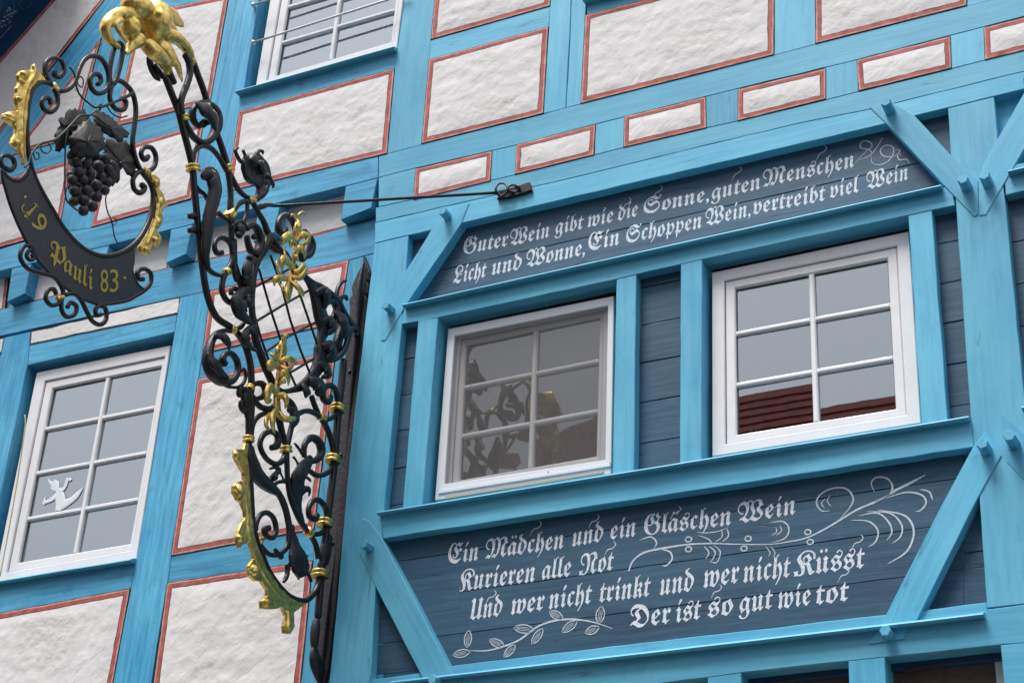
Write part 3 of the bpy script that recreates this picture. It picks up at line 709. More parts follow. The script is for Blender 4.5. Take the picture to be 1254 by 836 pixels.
for cx_, cy_, ang, L, w in ((573, 782, 83, 11, 4.2), (565, 799.5, 12, 11, 4.5), (608.5, 787, -25, 10.5, 4.5), (624, 796.5, 48, 10.5, 4), (641.5, 769.5, -6, 13, 5), (658, 778.5, 55, 12, 4.2), (681, 752.5, -28, 9.5, 4.5), (697.5, 766.5, 38, 12, 4.5), (735, 752.5, 80, 11, 5), (725, 771, 25, 9.5, 4.5)):
    a = math.radians(ang); d = (math.cos(a), -math.sin(a)); nn = (-d[1], d[0])
    f = lambda t, s: (cx_+d[0]*t*L+nn[0]*s*w, cy_+d[1]*t*L+nn[1]*s*w)
    stroke([f(-1, 0), f(-.5, .8), (f(.2, 1)), f(.7, .55), f(1, 0)], 1.4, pr); stroke([f(-1, 0), f(-.5, -.8), f(.2, -1), f(.7, -.55), f(1, 0)], 1.4, pr)
    for s in (-.4, 0, .4): stroke([f(-.8, s*.5), f(-.2, s), f(.6, s*.8)], .7, pr)
V, Fc = merge(pr); mk('painted_leafy_branch', V, Fc, CHALK, ins2)
# --- windows -------------------------------------------------------
def ringq(o, i, Y, d, mat, name, parent, bev=.004):
    """four mitred members between outer and inner quads (x,z)"""
    k = 4; V = []
    io = inset(o if area(o) > 0 else o[::-1], bev); ii_ = i if area(i) > 0 else i[::-1]; oo = o if area(o) > 0 else o[::-1]
    ig = inset(ii_, -bev)
    for ring, y in ((oo, Y+d), (oo, Y+bev), (io, Y), (ig, Y), (ii_, Y+bev), (ii_, Y+d)): V += [(x, y, z) for x, z in ring]
    Fc = [(r*4+a, r*4+(a+1) % 4, (r+1) % 6*4+(a+1) % 4, (r+1) % 6*4+a) for r in range(6) for a in range(4)]
    return mk(name, V, Fc, mat, parent)
def bil(q, u, v):
    a, b, c, d = [Vector(k) for k in q]; return (a*(1-u)+b*u)*(1-v)+(d*(1-u)+c*u)*v
def window(outer, glass, vs, hs, Yf, glassmat, sash=.55, label=None, mw=.024, fm=None, sm=None, inner=.028):
    fm = fm or WHITE; sm = sm or WHITE
    O = P2(outer, Yf); G = P2(glass, Yf+.03)
    root = ringq(O, [tuple(bil(O, 0, 0).lerp(bil(G, 0, 0), sash)), tuple(bil(O, 1, 0).lerp(bil(G, 1, 0), sash)), tuple(bil(O, 1, 1).lerp(bil(G, 1, 1), sash)), tuple(bil(O, 0, 1).lerp(bil(G, 0, 1), sash))], Yf, .09, fm, 'window', house)
    if label: root['label'] = label
    A = [tuple(bil(O, u, v).lerp(bil(G, u, v), sash+.03)) for u, v in ((0, 0), (1, 0), (1, 1), (0, 1))]
    ringq(A, G, Yf+.010, .05, sm, 'sash', root, bev=.006)
    ringq(G, inset(G if area(G) > 0 else G[::-1], .006), Yf+.031, .01, RUBBER, 'glazing_gasket', root, bev=.001)
    g0 = G[0]; us = [0]; ws = [0]
    for p in vs:
        q = at(*p, Yf+.02); us.append((q.x-G[0][0])/(G[1][0]-G[0][0]))
    for p in hs:
        q = at(*p, Yf+.02); ws.append((q.z-G[0][1])/(G[3][1]-G[0][1]))
    us.append(1); ws.append(1); us.sort(); ws.sort()
    w = abs(G[1][0]-G[0][0]); h = abs(G[3][1]-G[0][1])
    def bar(u0, v0, u1, v1, k):
        a, b = bil(G, u0, v0), bil(G, u1, v1); d = (b-a).normalized(); n = Vector((-d.y, d.x))*k/2
        slab2([tuple(a-n), tuple(b-n), tuple(b+n), tuple(a+n)], Yf+.012, .03, sm, 'muntin', root, bev=.006, wob=0)
    for u in us[1:-1]: bar(u, 0, u, 1, mw*1.15)
    for v in ws[1:-1]:
        for a, b in zip(us, us[1:]):
            du = mw/2/w; bar(a+(du if a > 0 else 0), v, b-(du if b < 1 else 0), v, mw)
    for a, b in zip(us, us[1:]):
        for c, d in zip(ws, ws[1:]):
            q = [bil(G, a, c), bil(G, b, c), bil(G, b, d), bil(G, a, d)]
            tx, ty = random.uniform(-.0012, .0012), random.uniform(-.0012, .0012)
            V = [(p.x, Yf+.034+tx*s1+ty*s2, p.y) for p, s1, s2 in zip(q, (-1, 1, 1, -1), (1, 1, -1, -1))]
            mk('pane', V, [(0, 3, 2, 1)], glassmat, root)
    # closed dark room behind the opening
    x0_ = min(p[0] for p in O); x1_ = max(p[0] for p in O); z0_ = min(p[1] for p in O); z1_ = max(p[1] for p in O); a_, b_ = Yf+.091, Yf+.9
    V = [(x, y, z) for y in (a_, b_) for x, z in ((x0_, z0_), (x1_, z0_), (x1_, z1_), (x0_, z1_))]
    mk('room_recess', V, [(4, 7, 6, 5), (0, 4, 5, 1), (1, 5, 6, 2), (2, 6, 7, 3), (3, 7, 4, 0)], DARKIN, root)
    return root, O, G
W2, O2, G2 = window([(871.7, 333.6), (1113, 283), (1127.8, 517.7), (872, 558.8)], [(901.5, 355), (1088, 318.5), (1098.5, 502.5), (903.5, 534)], [(997, 430)], [(996, 391), (997.5, 454.7)], .015, GLASS, label='white six-pane window with a clear view of reflected roof tiles')
LW, O3, G3 = window([(44.7, 456), (208.6, 422.5), (167, 683.5), (-8.5, 716)], [(66.5, 477), (200, 449.5), (161.5, 667), (24.5, 690)], [(113, 570)], [(122.5, 512), (112, 567), (102, 623.5)], .045, GLASSC, label='white eight-pane window low on the left wall', mw=.026)
UW, O4, G4 = window([(356, -150), (519, -195), (486, 58.5), (313, 105.5)], [(376, -115), (503, -150), (480.5, 53.5), (339.5, 95)], [(414, 37)], [(413, 33), (416, -10), (420, -58)], -.015, GLASSC, label='white window at the top crossed by two steel rods', mw=.026)
W1, O1, G1 = window([(556, 408), (746, 370), (742, 572), (540, 605)], [(572.4, 423.6), (736.5, 389.5), (732, 560.3), (564, 589.4)], [(653.4, 460.5)], [(651, 459), (647.7, 519.7)], .045, GLASSO, label='darker six-pane window behind a grey fly screen', fm=WHITE, sm=WHITE)
# aluminium fly-screen frame, mesh and sill section on that window
oq = P2([(548.8, 402.6), (752, 362.3), (748.4, 580), (532.6, 612.4)], .012); iq = P2([(556.5, 411.5), (744.5, 374.2), (741.2, 563), (544, 592.5)], .012)
fs = ringq(oq, iq, .010, .028, GREYF, 'screen_frame', W1, bev=.003)
mk('screen_mesh', [(x, .022, z) for x, z in iq], [(0, 3, 2, 1)], MESHM, W1)
slab([(537, 600), (747.8, 567), (747.4, 570.5), (536, 604)], .002, .01, GREYF, 'screen_rail', W1, wob=0, bev=.001)
slab([(545, 606.5), (739, 576), (738.5, 579), (545, 610.5)], .004, .01, plain('beige_sill_strip', (.40, .37, .32), .6), 'sill_strip', W1, wob=0, bev=.001)
for x, y in ((537, 600.5), (747, 567), (671, 577.5), (667, 375.5), (751, 365)):
    c = at(x, y, .008); V, Fc = ell(c, (.0035, .003, .0035), seg=6, ring=4); mk('screw', V, Fc, RUBBER, W1)
# grey rods in front of the upper window
def rod(a, b, Y, r, name, parent, mat):
    P = [at(*a, Y), at(*b, Y)]; V, Fc = sweep([P[0].lerp(P[1], i/6) for i in range(7)], [r]*7, [r]*7, nrm=Vector((0, 1, 0)), sec=8); return mk(name, V, Fc, mat, parent, smooth=True)
STEEL = plain('brushed_steel', (.55, .55, .57), .35, metal=.6)
for dy in (0, -46):
    rod((311, 52+dy), (500, -8+dy*1.02), YU-.03, .008, 'guard_rod', UW, STEEL)
    c = at(310.5, 52.5+dy, YU-.02); V, Fc = ell(c, (.014, .02, .018), seg=8, ring=6); mk('rod_bracket', V, Fc, STEEL, UW, smooth=True)
# --- rooms behind ---------------------------------------------------
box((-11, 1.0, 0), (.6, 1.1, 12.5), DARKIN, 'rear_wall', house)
box((-11, .0, 0), (.6, .25, Z(800, 900)-.0), PLASTER, 'ground_floor_wall', house)
def curtain(name, q, Y, label, nf=9, w=.02, m=None):
    P = P2(q, Y); V = []; nx = nf*8
    for j in range(9):
        for i in range(nx+1):
            u, v = i/nx, j/8; p = bil(P, u, v); V.append((p.x, Y+w*math.sin(u*nf*2*math.pi+.6*math.sin(v*3))*(.5+.5*v), p.y))
    Fc = [(j*(nx+1)+i, j*(nx+1)+i+1, (j+1)*(nx+1)+i+1, (j+1)*(nx+1)+i) for j in range(8) for i in range(nx)]
    o = mk(name, V, Fc, m or CURTAIN, None, smooth=True); o['label'] = label; o['category'] = 'curtain'; return o
curtain('net_curtain', [(905, 350), (930, 345), (932, 540), (908, 545)], .14, 'narrow white curtain gathered at the left of the window with reflected roof tiles', nf=3)
curtain('net_curtain', [(60, 470), (215, 440), (176, 690), (18, 712)], .115, 'pale net curtain behind the whole eight-pane window with the sticker', nf=11, w=.010, m=CURTAINB)
curtain('net_curtain', [(352, 30), (500, -10), (484, 64), (346, 104)], .10, 'pale curtain with thin hem behind the top window with steel rods', nf=10)
# reflected-light friendly interiors
STK = plain('white_window_sticker', (.66, .72, .74), .6)
def st_seg(pts, ws):
    C = crom([(x, y, k) for (x, y), k in zip(pts, ws)], 5); P = [at(c[0], c[1], .074) for c in C]; A = [max(.001, c[2]*.62*mpp(p)) for c, p in zip(C, P)]
    return sweep(P, A, [.0018]*len(P), nrm=Vector((0, 1, 0)), sec=8)
so = mkr('window_sticker', [st_seg([(66, 588), (67, 594), (70, 599)], [5, 13, 8]), st_seg([(59, 586), (61, 590), (65, 594)], [2.5, 4, 5]), st_seg([(71, 598), (73, 607), (74, 615), (71, 625)], [8, 13, 14, 9]),
     st_seg([(73, 602), (79, 597), (82, 589), (84, 585.5)], [7, 5, 5, 8]), st_seg([(84, 585.5), (87, 588)], [4, 4]), st_seg([(69, 607), (62, 612), (57, 614), (52, 615)], [8, 6, 5, 5]), st_seg([(55, 609), (54, 618)], [3, 3]),
     st_seg([(76, 618), (86, 613), (94, 606), (101, 597.5)], [13, 9, 8, 2])], .0022, STK, None, smooth=1)
so['label'] = 'white cut-out sticker of a small winged creature on a pane of the eight-pane window'; so['category'] = 'sticker'
PP = [at(x, y, -.004) for x, y in crom([(30.5, 508), (31, 520), (27, 550), (21, 590), (14, 630), (7, 668), (0, 705)], 4)]
V, Fc = sweep(PP, [.004]*len(PP), [.004]*len(PP), nrm=Vector((0, 1, 0)), sec=6)
co = mk('cord', V, Fc, plain('yellowish_cord', (.42, .42, .22), .7), None, smooth=True); co['label'] = 'thin yellowish cord hanging down the left side of the eight-pane window'; co['category'] = 'cord'

# --- the front goes on beyond the frame --------------------------------
def W(x0, x1, z0, z1, Y, mat, name, d=.14): slab2([(x0, z0), (x1, z0), (x1, z1), (x0, z1)], Y, d, mat, name, house)
xr, xl = at(1296, 500, YU).x, -7.95
for a, b, c, d_ in ((-4.9, 4, 7.0, 12.4), (-14, -6.6, 7.0, 12.4), (-14, -7.7, 3.0, 6.999), (xr-.4, 4, 3.0, 6.999)): W(a, b, c, d_, .062, PLASTER, 'plaster_wall', .03)
for px_, w in ((110, .24), (205, .22), (545, .19), (752, .16)):
    z = Z(1296, px_, YU); W(xr, 4, z-w/2, z+w/2, YU, BLUE, 'timber_beam')
for i in range(3):
    W(xr+.55+i*1.15, xr+.75+i*1.15, 3.0, Z(1296, 110, YU)-.13, YU+.004, BLUE, 'timber_post', .13)
W(-14, xl+.02, Z(-60, 405, 0)-.09, Z(-60, 405, 0)+.09, 0, BLUEB, 'timber_beam'); W(-14, xl+.02, Z(-60, 335, YU)-.07, Z(-60, 335, YU)+.07, YU, BLUEB, 'timber_beam')
W(-14, xl-.02, Z(-60, 740, 0)-.1, Z(-60, 740, 0)+.1, 0, BLUEB, 'timber_rail')
for i in range(3): W(-9.2-i*1.3, -9.0-i*1.3, 3.0, Z(-60, 405, 0)-.095, .002, BLUEB, 'timber_post')
# ------------------------------------------------------------------ wrought iron
def widen(P, A):
    """leaves lie flat in the plane of the bracket, which the camera sees at an angle: real width from seen width"""
    out = []
    for i, p in enumerate(P):
        T_ = (P[min(i+1, len(P)-1)]-P[max(i-1, 0)])
        U = Vector((0, -T_.z, T_.y))
        if U.length < 1e-9: out.append(A[i]); continue
        U.normalize(); v = (p-CAM).normalized(); f = (U-v*U.dot(v)).length
        out.append(A[i]*min(1.6, 1/max(.3, f)))
    return out
def tube(name, pts, w, parent, mat=None, off=0, flat=1.0, taper=None, sub=5, closed=False, pw=.6, smooth=True, offs=None):
    """bar following pixel points on the upright plane of the bracket; w = width in photo pixels (one value or one per point)"""
    ws = list(w) if isinstance(w, (list, tuple)) else [w]*len(pts)
    os_ = offs if offs else [off]*len(pts)
    C = crom([(x, y, k, o) for (x, y), k, o in zip(pts, ws, os_)], sub, closed)
    P = [px(c[0], c[1], c[3]) for c in C]
    A = [c[2]*.5*.98*mpp(p) for c, p in zip(C, P)]
    if not closed and not taper: A[0] *= .8; A[-1] *= .8
    B = [max(.003, a*flat) for a in A]
    if flat < 1: A = widen(P, A)
    V, Fc = sweep(P, A, B, closed=closed, sec=8, pw=pw)
    return mk(name, V, Fc, mat or IRON, parent, smooth=smooth)
def blob(name, x, y, r, parent, mat=None, off=0, sq=(1, 1, 1), ang=0):
    c = px(x, y, off); k = mpp(c)
    V, Fc = ell(c, (r*k*sq[2], r*k*sq[0], r*k*sq[1]), Matrix.Rotation(math.radians(ang), 3, 'X'))
    return mk(name, V, Fc, mat or IRON, parent, smooth=True)
def collar(x, y, w, h, parent, ang=0, off=0):
    """two-ridged gilded band wrapped round a bar; ang = bar direction in degrees from vertical (photo)"""
    c = px(x, y, off); k = mpp(c); a = math.radians(ang)
    d = px(x+math.sin(a)*4, y-math.cos(a)*4, off)-c; d.normalize()
    P, A, B = [], [], []
    for t, s in ((-.5, .86), (-.45, 1), (-.2, 1.06), (-.06, .9), (.06, .9), (.2, 1.06), (.45, 1), (.5, .86)):
        P.append(c+d*t*h*k*1.15); A.append(w*.5*k*s*1.2); B.append(w*.5*k*s*1.25)
    V, Fc = sweep(P, A, B, sec=16, pw=.8); return mk('collar', V, Fc, GOLD, parent, smooth=True)
def leafp(name, pts, w, parent, mat, off=0, bulge=.03, flat=.5, lobes=0, sub=6):
    n = len(pts); prof = []
    C = crom([(x, y) for x, y in pts], sub); m = len(C)
    P, A, B = [], [], []
    for i, (x, y) in enumerate(C):
        u = i/(m-1); s = max(.06, math.sin(math.pi*min(1, .12+.88*u))**.6)*(1.04 if name == 'acanthus_leaf' else 1.05)
        if lobes: s *= .78+.22*abs(math.cos(u*math.pi*lobes))
        p = px(x, y, off+bulge*math.sin(math.pi*u*.9)); P.append(p); A.append(w*.5*mpp(p)*s); B.append(w*.5*mpp(p)*s*flat)
    V, Fc = sweep(P, A if name == 'petal' else widen(P, A), B, sec=8); return mk(name, V, Fc, mat, parent, smooth=True)
def xslab_parts(poly, t, off=0):
    P = [px(x, y, off) for x, y in poly]; n = len(P); V = [p+Vector((t, 0, 0)) for p in P]+[p-Vector((t, 0, 0)) for p in P]
    return V, [list(range(n)), list(range(2*n-1, n-1, -1))]+[(i, (i+1) % n, n+(i+1) % n, n+i) for i in range(n)]
def ell_part(x, y, r, off=0, sq=(1, 1, 1), ang=0):
    c = px(x, y, off); k = mpp(c); return ell(c, (r*k*sq[2], r*k*sq[0], r*k*sq[1]), Matrix.Rotation(math.radians(ang), 3, 'X'))
def seg_part(pts, ws, offs=None, flat=1.0, sub=5):
    offs = offs or [0]*len(pts)
    C = crom([(x, y, k, o) for (x, y), k, o in zip(pts, ws, offs)], sub); P = [px(c[0], c[1], c[3]) for c in C]
    A = [max(.002, c[2]*.5*mpp(p)) for c, p in zip(C, P)]; return sweep(P, widen(P, A) if flat < 1 else A, [a*flat for a in A], sec=10)
base = at(433, 560); ctr = Vector((X0, -.02, base.z))
br = empty('wrought_iron_bracket', ctr, 'tall black wrought iron bracket with gilded leaves and bird head, bolted to the blue post', 'bracket')
# wall plate with curled point
plate_l = [(445, 312), (443, 324), (437, 334), (432, 346), (430, 352), (431.5, 360), (427, 366), (428, 376), (424, 420), (418, 500), (411, 570), (404, 640), (398, 690), (392, 730), (388, 762), (382, 792), (383, 810), (391, 836), (388, 862)]
plate_r = [(445, 312), (449, 322), (452, 332), (451, 341), (448.5, 344), (451, 349), (450, 358), (447, 361), (449, 366), (448, 372), (443, 430), (436, 500), (429, 570), (422, 640), (416, 690), (411, 740), (408, 765), (405, 790), (401, 815), (396, 836), (392, 862)]
pl = slab(plate_l+plate_r[::-1][:-1], -.035, .035, PLATEI, 'wall_plate', br, bev=.006, wob=.004, step=.04)
for x, y in ((438, 365), (430, 405), (428, 455), (417, 557), (407, 665)):
    c = at(x, y, -.036); V, Fc = ell(c, (.012, .010, .012), seg=8, ring=6); mk('bolt', V, Fc, IRON, br, smooth=True)
tube('plate_ridge', [(446, 320), (441, 350), (438, 400), (433, 450), (427, 530), (420, 600), (411, 680), (404, 730), (397, 790), (394, 830)], [3, 7, 6, 5, 5, 5, 5, 5, 6, 3], br, PLATEI, off=.0, flat=.6)
# inner upright and its twisted foot
tube('upright_bar', [(421, 440), (418, 470), (414.7, 499), (412, 530), (409, 570), (404.5, 607), (400.5, 640), (396, 680), (392, 720), (389, 757)], 8.5, br)
tube('finial', [(388, 758), (386, 770), (385, 785), (385, 796)], [8, 11, 10, 5], br, PLATEI)
tube('finial', [(385, 792), (386, 806), (390, 822), (393, 838)], [6, 14, 13, 5], br, PLATEI, flat=.6)
# long bars
tube('bar', [(202, 94), (211, 117), (219, 138), (224.5, 160), (230.5, 182), (235.5, 205), (238, 232), (241, 262), (243.5, 290), (248, 328), (254, 362), (265, 388), (284.6, 402), (296, 415), (303, 431), (307, 450), (308, 474)], 8, br)
tube('bar', [(308, 474), (305.5, 487), (304.6, 510), (304.6, 539), (305, 569), (306.6, 597), (309.5, 640), (313, 655), (319, 672), (330, 699), (345.7, 721), (359, 732), (374.6, 734.6), (387, 722), (391.5, 706), (393, 688)], [9, 9, 8, 7.5, 8, 8, 7, 6.5, 6, 6, 6, 6.5, 7, 7.5, 8, 8], br)
tube('bar', [(235, 71), (241.6, 90), (249, 110), (258, 140), (266, 165), (272, 182), (278, 203), (281, 222), (282.4, 240), (282, 257), (283, 284), (285, 312), (290, 334), (297, 352), (301, 372)], [7.5, 7.5, 7.5, 7.5, 7.5, 7.5, 8, 7, 7, 7.5, 7, 7, 8, 9, 7], br)
tube('bar', [(226, 66), (231, 76), (232.5, 90), (229, 103), (223.5, 117), (221.3, 128), (223, 140)], 8, br, off=.03)
tube('scroll', [(224, 144), (230, 158), (239, 170), (250, 175), (260, 168), (265.5, 154), (263.5, 138), (255, 128.5), (244, 127), (236.5, 134), (236.5, 146), (243, 155), (250, 153)], [6, 6.5, 6.5, 7.5, 9, 11, 11, 9, 7.5, 7, 6.5, 5, 4], br, flat=1.4)
leafp('acanthus_leaf', [(243, 127), (252, 134), (262, 146), (265, 160)], 17, br, IRON, off=.03, bulge=.035, lobes=3)
leafp('acanthus_leaf', [(245, 156), (251, 150), (259, 150)], 10, br, IRON, off=.01, bulge=.02)
tube('scroll', [(236.6, 196), (237.5, 187), (243, 180.5), (250.5, 178.5), (260, 183), (269, 194), (276, 206), (283, 216), (291.7, 232), (300, 240), (309, 244)], [6, 6, 6.5, 7, 6.5, 6, 6.5, 6.5, 6.5, 6, 5], br)
# calyx leaf cluster above the stay
cal = [(310, 245), (320, 241), (327, 233), (331, 222), (330, 212), (326, 200), (320, 192), (312, 187), (305, 187), (299, 193), (297, 203), (299, 214), (303, 222), (310, 226), (316, 230), (315, 238)]
mkr('calyx_leaf', [xslab_parts(cal, .014), seg_part([(308, 246), (317, 243), (325, 234), (328, 222)], [5, 7, 8, 8], [0, .01, .02, .02]), ell_part(310, 197, 8, .02, (1, 1.3, .8)), ell_part(320, 205, 6, .03, (1, 1.5, .8), 30),
     seg_part([(300, 200), (294, 197), (290, 190), (288, 184), (292, 181)], [6, 6, 5, 4, 3]), seg_part([(297, 184), (300, 190), (298, 196)], [4, 4, 3]),
     seg_part([(313, 196), (314, 189), (318, 184.5), (322, 186), (321.5, 189.5)], [6, 6, 5, 4, 3]), seg_part([(326, 214), (331, 220), (334.5, 227), (333, 231)], [8, 7, 5, 3], [.02, .02, .01, 0])], .0045, IRON, br, disp=.004)
# stem with horn-shaped leaf
leafp('acanthus_leaf', [(250, 220), (253, 214), (260, 217), (263, 232), (260, 250), (256, 268), (253, 290), (252, 312), (257, 330)], 17, br, IRON, off=.02, bulge=.02, flat=.7, lobes=0)
tube('scroll', [(249, 220), (249.5, 211), (256, 208), (262.5, 212), (265, 224), (263, 240), (259, 258)], [4, 6, 8, 9, 10, 11, 10], br, off=.015)
tube('scroll', [(238, 226), (243, 233), (250, 238), (254, 246)], [6, 6, 5, 4], br)
for x, y in ((233, 265), (232.5, 282.5)):
    tube('bud', [(244, y+2), (237, y), (231.5, y-.5)], [5, 8, 7], br)
tube('scroll', [(251, 318), (254, 328), (262, 335), (271, 337), (277, 332), (283, 322), (285, 309), (281, 297), (272, 291), (265, 294), (262.5, 302), (266, 310), (272.5, 309)], [6, 6.5, 6, 5, 6, 6.5, 6.5, 6.5, 6.5, 6, 6, 7, 7], br)
tube('scroll', [(277, 333), (273.4, 341), (271.6, 355), (277, 367), (286, 371.5), (292, 364), (290.5, 355), (284, 354), (283, 361)], [7, 7, 7, 7, 6.5, 6, 6, 6, 6], br)
blob('bud', 299.5, 357, 5.5, br, off=.01)
tube('scroll', [(262, 262), (266, 260.5), (273, 266), (280, 270), (287, 262)], [6, 7, 6, 5, 5], br)
tube('scroll', [(308, 248), (300, 246.5), (292, 250), (287, 258), (284, 268)], [6, 6.5, 6.5, 6, 5], br)
tube('bar', [(308, 245), (316, 260), (323, 272), (327.5, 284), (336, 298), (346, 310), (356, 320), (366, 332), (382, 346), (392, 351), (403, 359), (413, 368), (420, 382), (430, 397), (438, 404)], [7, 6.5, 7, 8, 8, 7, 6.5, 7, 7.5, 8, 9, 9, 9, 8, 7], br)
tube('scroll', [(303, 248), (302, 262), (298, 272)], 5, br)
# mask boss
mkr('mask_boss', [ell_part(293, 282, 8, .02, (1, 1.15, .9)), ell_part(293, 288, 5, .045, (1, .8, .8)), seg_part([(284, 279), (288, 273), (296, 272), (301, 277)], [5, 6, 6, 5], [.02]*4), seg_part([(286, 293), (287, 310), (287, 330), (290, 345)], [8, 8, 8, 6])], .004, IRON, br, disp=.003)
tube('scroll', [(301, 281), (306, 276), (313, 278), (318, 288), (319, 300), (315, 309), (308, 308), (304, 299), (302, 288)], [7, 8, 8, 9, 9, 9, 8, 7, 6], br, flat=1.2)
blob('bud', 311, 290, 4, br)
# spine from the stay down the front of the lattice
tube('acanthus_spine', [(330, 288), (327, 297), (321, 308), (315, 320), (311, 335), (309, 352), (308, 372), (310, 394), (313, 416), (319, 433), (325, 450), (333, 467), (339, 480)], [12, 12, 11, 9, 8, 8, 8, 8, 9, 9, 9, 9, 10], br)
tube('scroll', [(329, 300), (338, 307), (348, 309), (354, 318)], [8, 7, 7, 6], br)
for pts, w in (([(313, 318), (306, 322), (303, 332), (304, 344), (309, 352)], 14), ([(309, 350), (297, 358), (291, 368), (294, 382), (302, 391), (309, 396)], 17), ([(308, 372), (299, 372), (297, 382), (305, 390)], 14), ([(313, 400), (304, 404), (301, 414), (306, 424), (316, 430)], 12), ([(301, 330), (303, 342), (308, 352)], 12)):
    leafp('acanthus_leaf', pts, w, br, IRON, off=.015, bulge=.02, flat=.7, lobes=2)
for x, y, r in ((306, 316, 5), (303, 339, 6), (303, 370, 6.5), (307, 405, 5)): blob('bud', x, y, r, br, off=.03)
tube('scroll', [(287, 403), (294, 401), (299, 395)], [5, 6, 5], br)
tube('scroll', [(283, 406), (273, 405), (263, 411), (256.5, 424), (254.5, 441), (260, 457), (271, 467), (284, 466.5), (291, 455), (290, 442), (283, 433), (275.5, 434), (272.5, 441), (276, 447)], [5, 6, 8, 10, 13, 13, 11, 8, 7, 7, 7, 7, 8, 8], br, flat=1.2)
leafp('acanthus_leaf', [(262, 412), (272, 412), (280, 420), (281, 429)], 11, br, IRON, off=.02, bulge=.03, lobes=2)
leafp('acanthus_leaf', [(257, 432), (262, 444), (270, 455), (281, 463)], 13, br, IRON, off=.02, bulge=.02, lobes=3)
tube('scroll', [(266, 462), (276, 472), (290, 474), (298, 469), (301, 459), (298, 452), (294, 455)], [4, 4, 4, 4.5, 4.5, 5, 4], br)
for pts in ([(306, 480), (300, 478), (294, 476), (292.5, 483), (295, 485)], [(306, 500), (300, 503), (296, 499), (295, 493), (298, 491)]):
    tube('scroll', pts, [8, 8, 7, 6, 4], br)
tube('acanthus_spine', [(302, 474), (303, 488), (305, 502), (305, 514)], [9, 15, 13, 9], br, flat=.6)
tube('scroll', [(309, 472), (315, 469), (322, 471), (325, 479), (321, 486), (314, 488)], [6, 7, 8, 8, 7, 6], br)
tube('scroll', [(309, 484), (314, 493), (321, 499), (331, 500), (338, 494)], [6, 7, 7, 7, 6], br)
tube('scroll', [(332, 505), (324, 506), (315, 511), (310, 520), (308, 534), (306, 545)], [6, 6, 6, 5.5, 5, 5], br)
# lattice
for pts in ([(317, 329), (332, 381), (345, 420), (353, 452), (363, 474)], [(331, 312), (343.8, 347), (355.6, 392), (368.5, 430), (380, 458)], [(362, 345), (368.5, 364), (388, 420)], [(311, 383), (319, 412), (329, 441)],
            [(311, 352), (330, 342), (353, 330), (362, 325)], [(311, 395), (349, 372), (381, 354)], [(319, 435), (353, 412), (391, 392)], [(349, 460), (384, 439)]):
    P = [px(x, y) for x, y in pts]; k = 1.75*mpp(P[0]); V, Fc = sweep(P, [k]*len(P), [k]*len(P), sec=6); mk('lattice_bar', V, Fc, IRON, br)
# big leaf on the wall side of the lattice
tube('acanthus_spine', [(366, 330), (376, 342), (384, 355), (389, 370), (392, 384), (396, 400), (393, 416), (393, 432), (389, 449), (381, 462), (371, 472), (360, 477), (347, 479), (338, 474)], [7, 8, 12, 15, 16, 17, 11, 17, 16, 13, 12, 8, 6, 6], br, flat=.7)
for pts, w in (([(386, 360), (397, 356), (400, 366), (396, 378)], 12), ([(394, 395), (403, 392), (407, 402), (400, 410)], 12), ([(394, 425), (403, 424), (406, 433), (398, 440)], 15), ([(390, 444), (399, 450), (401, 459), (393, 462)], 11), ([(378, 466), (388, 470), (391, 478), (386, 483)], 17), ([(372, 470), (376, 480), (375, 486)], 10)):
    leafp('acanthus_leaf', pts, w, br, IRON, off=.015, bulge=.02, flat=.6)
tube('scroll', [(397, 392), (396, 380), (400, 371), (408, 369), (412, 377), (409, 388), (404, 396)], [6, 6, 7, 8, 8, 8, 7], br)
tube('acanthus_spine', [(404, 360), (412, 372), (418, 386), (420, 400), (415, 412), (413, 424), (418, 434)], [9, 12, 15, 15, 12, 11, 8], br, off=-.02)
leafp('acanthus_leaf', [(412, 382), (420, 392), (424, 404), (420, 415)], 14, br, IRON, off=.02, bulge=.03, lobes=3)
tube('scroll', [(399, 442), (408, 441), (418, 434), (424, 422), (427.5, 408), (431, 402), (437, 405), (436, 412)], [5, 6, 6.5, 7, 7.5, 7, 7, 6], br, off=.01)
tube('scroll', [(416, 382), (412, 370), (413.5, 354), (418, 346), (424, 343.5)], [6, 6, 5, 4.5, 3], br)
tube('scroll', [(411, 372), (417, 365), (423, 363), (425, 368)], [6, 6, 5, 4], br)
tube('scroll', [(372, 281), (378, 292), (376, 305), (370, 318), (366, 312)], [5, 8, 10, 7, 5], br, off=-.02)
tube('scroll', [(356, 300), (362, 285), (358, 270), (349, 264), (342, 270), (341, 281), (347, 287), (351, 279)], [6, 7, 8, 8, 8, 8, 7, 5], br, off=-.01)
tube('scroll', [(364, 305), (372, 314), (380, 311), (383, 300), (379, 289)], [6, 7, 8, 8, 7], br, off=-.01)
# lower scrolls
tube('scroll', [(350, 551), (347, 562), (338, 568), (326, 561), (318.5, 546), (322, 533), (332, 528), (340, 534), (339, 545), (332, 548)], [7, 7, 6.5, 6.5, 6.5, 7, 7, 8, 9, 8], br)
tube('bar', [(341, 508), (344, 524), (348, 538), (350.5, 551), (351.5, 571), (352.5, 590), (356, 609), (364, 630), (372, 644), (381, 656), (387, 668), (390, 684)], [9, 8, 7, 7, 6.5, 6.5, 7, 7, 7, 6.5, 6.5, 6.5], br)
tube('scroll', [(351, 549), (354, 535), (358, 519), (364, 507.5), (375, 503), (386, 506), (393, 512), (401, 526), (406.5, 543), (408.5, 559), (407, 570), (399, 579.5), (388, 582), (379, 576)], [7, 7, 7, 7, 6.5, 7, 7, 7, 7, 7, 7, 6.5, 6.5, 6], br)
tube('bar', [(381, 484), (386, 498), (392, 511)], 6.5, br)
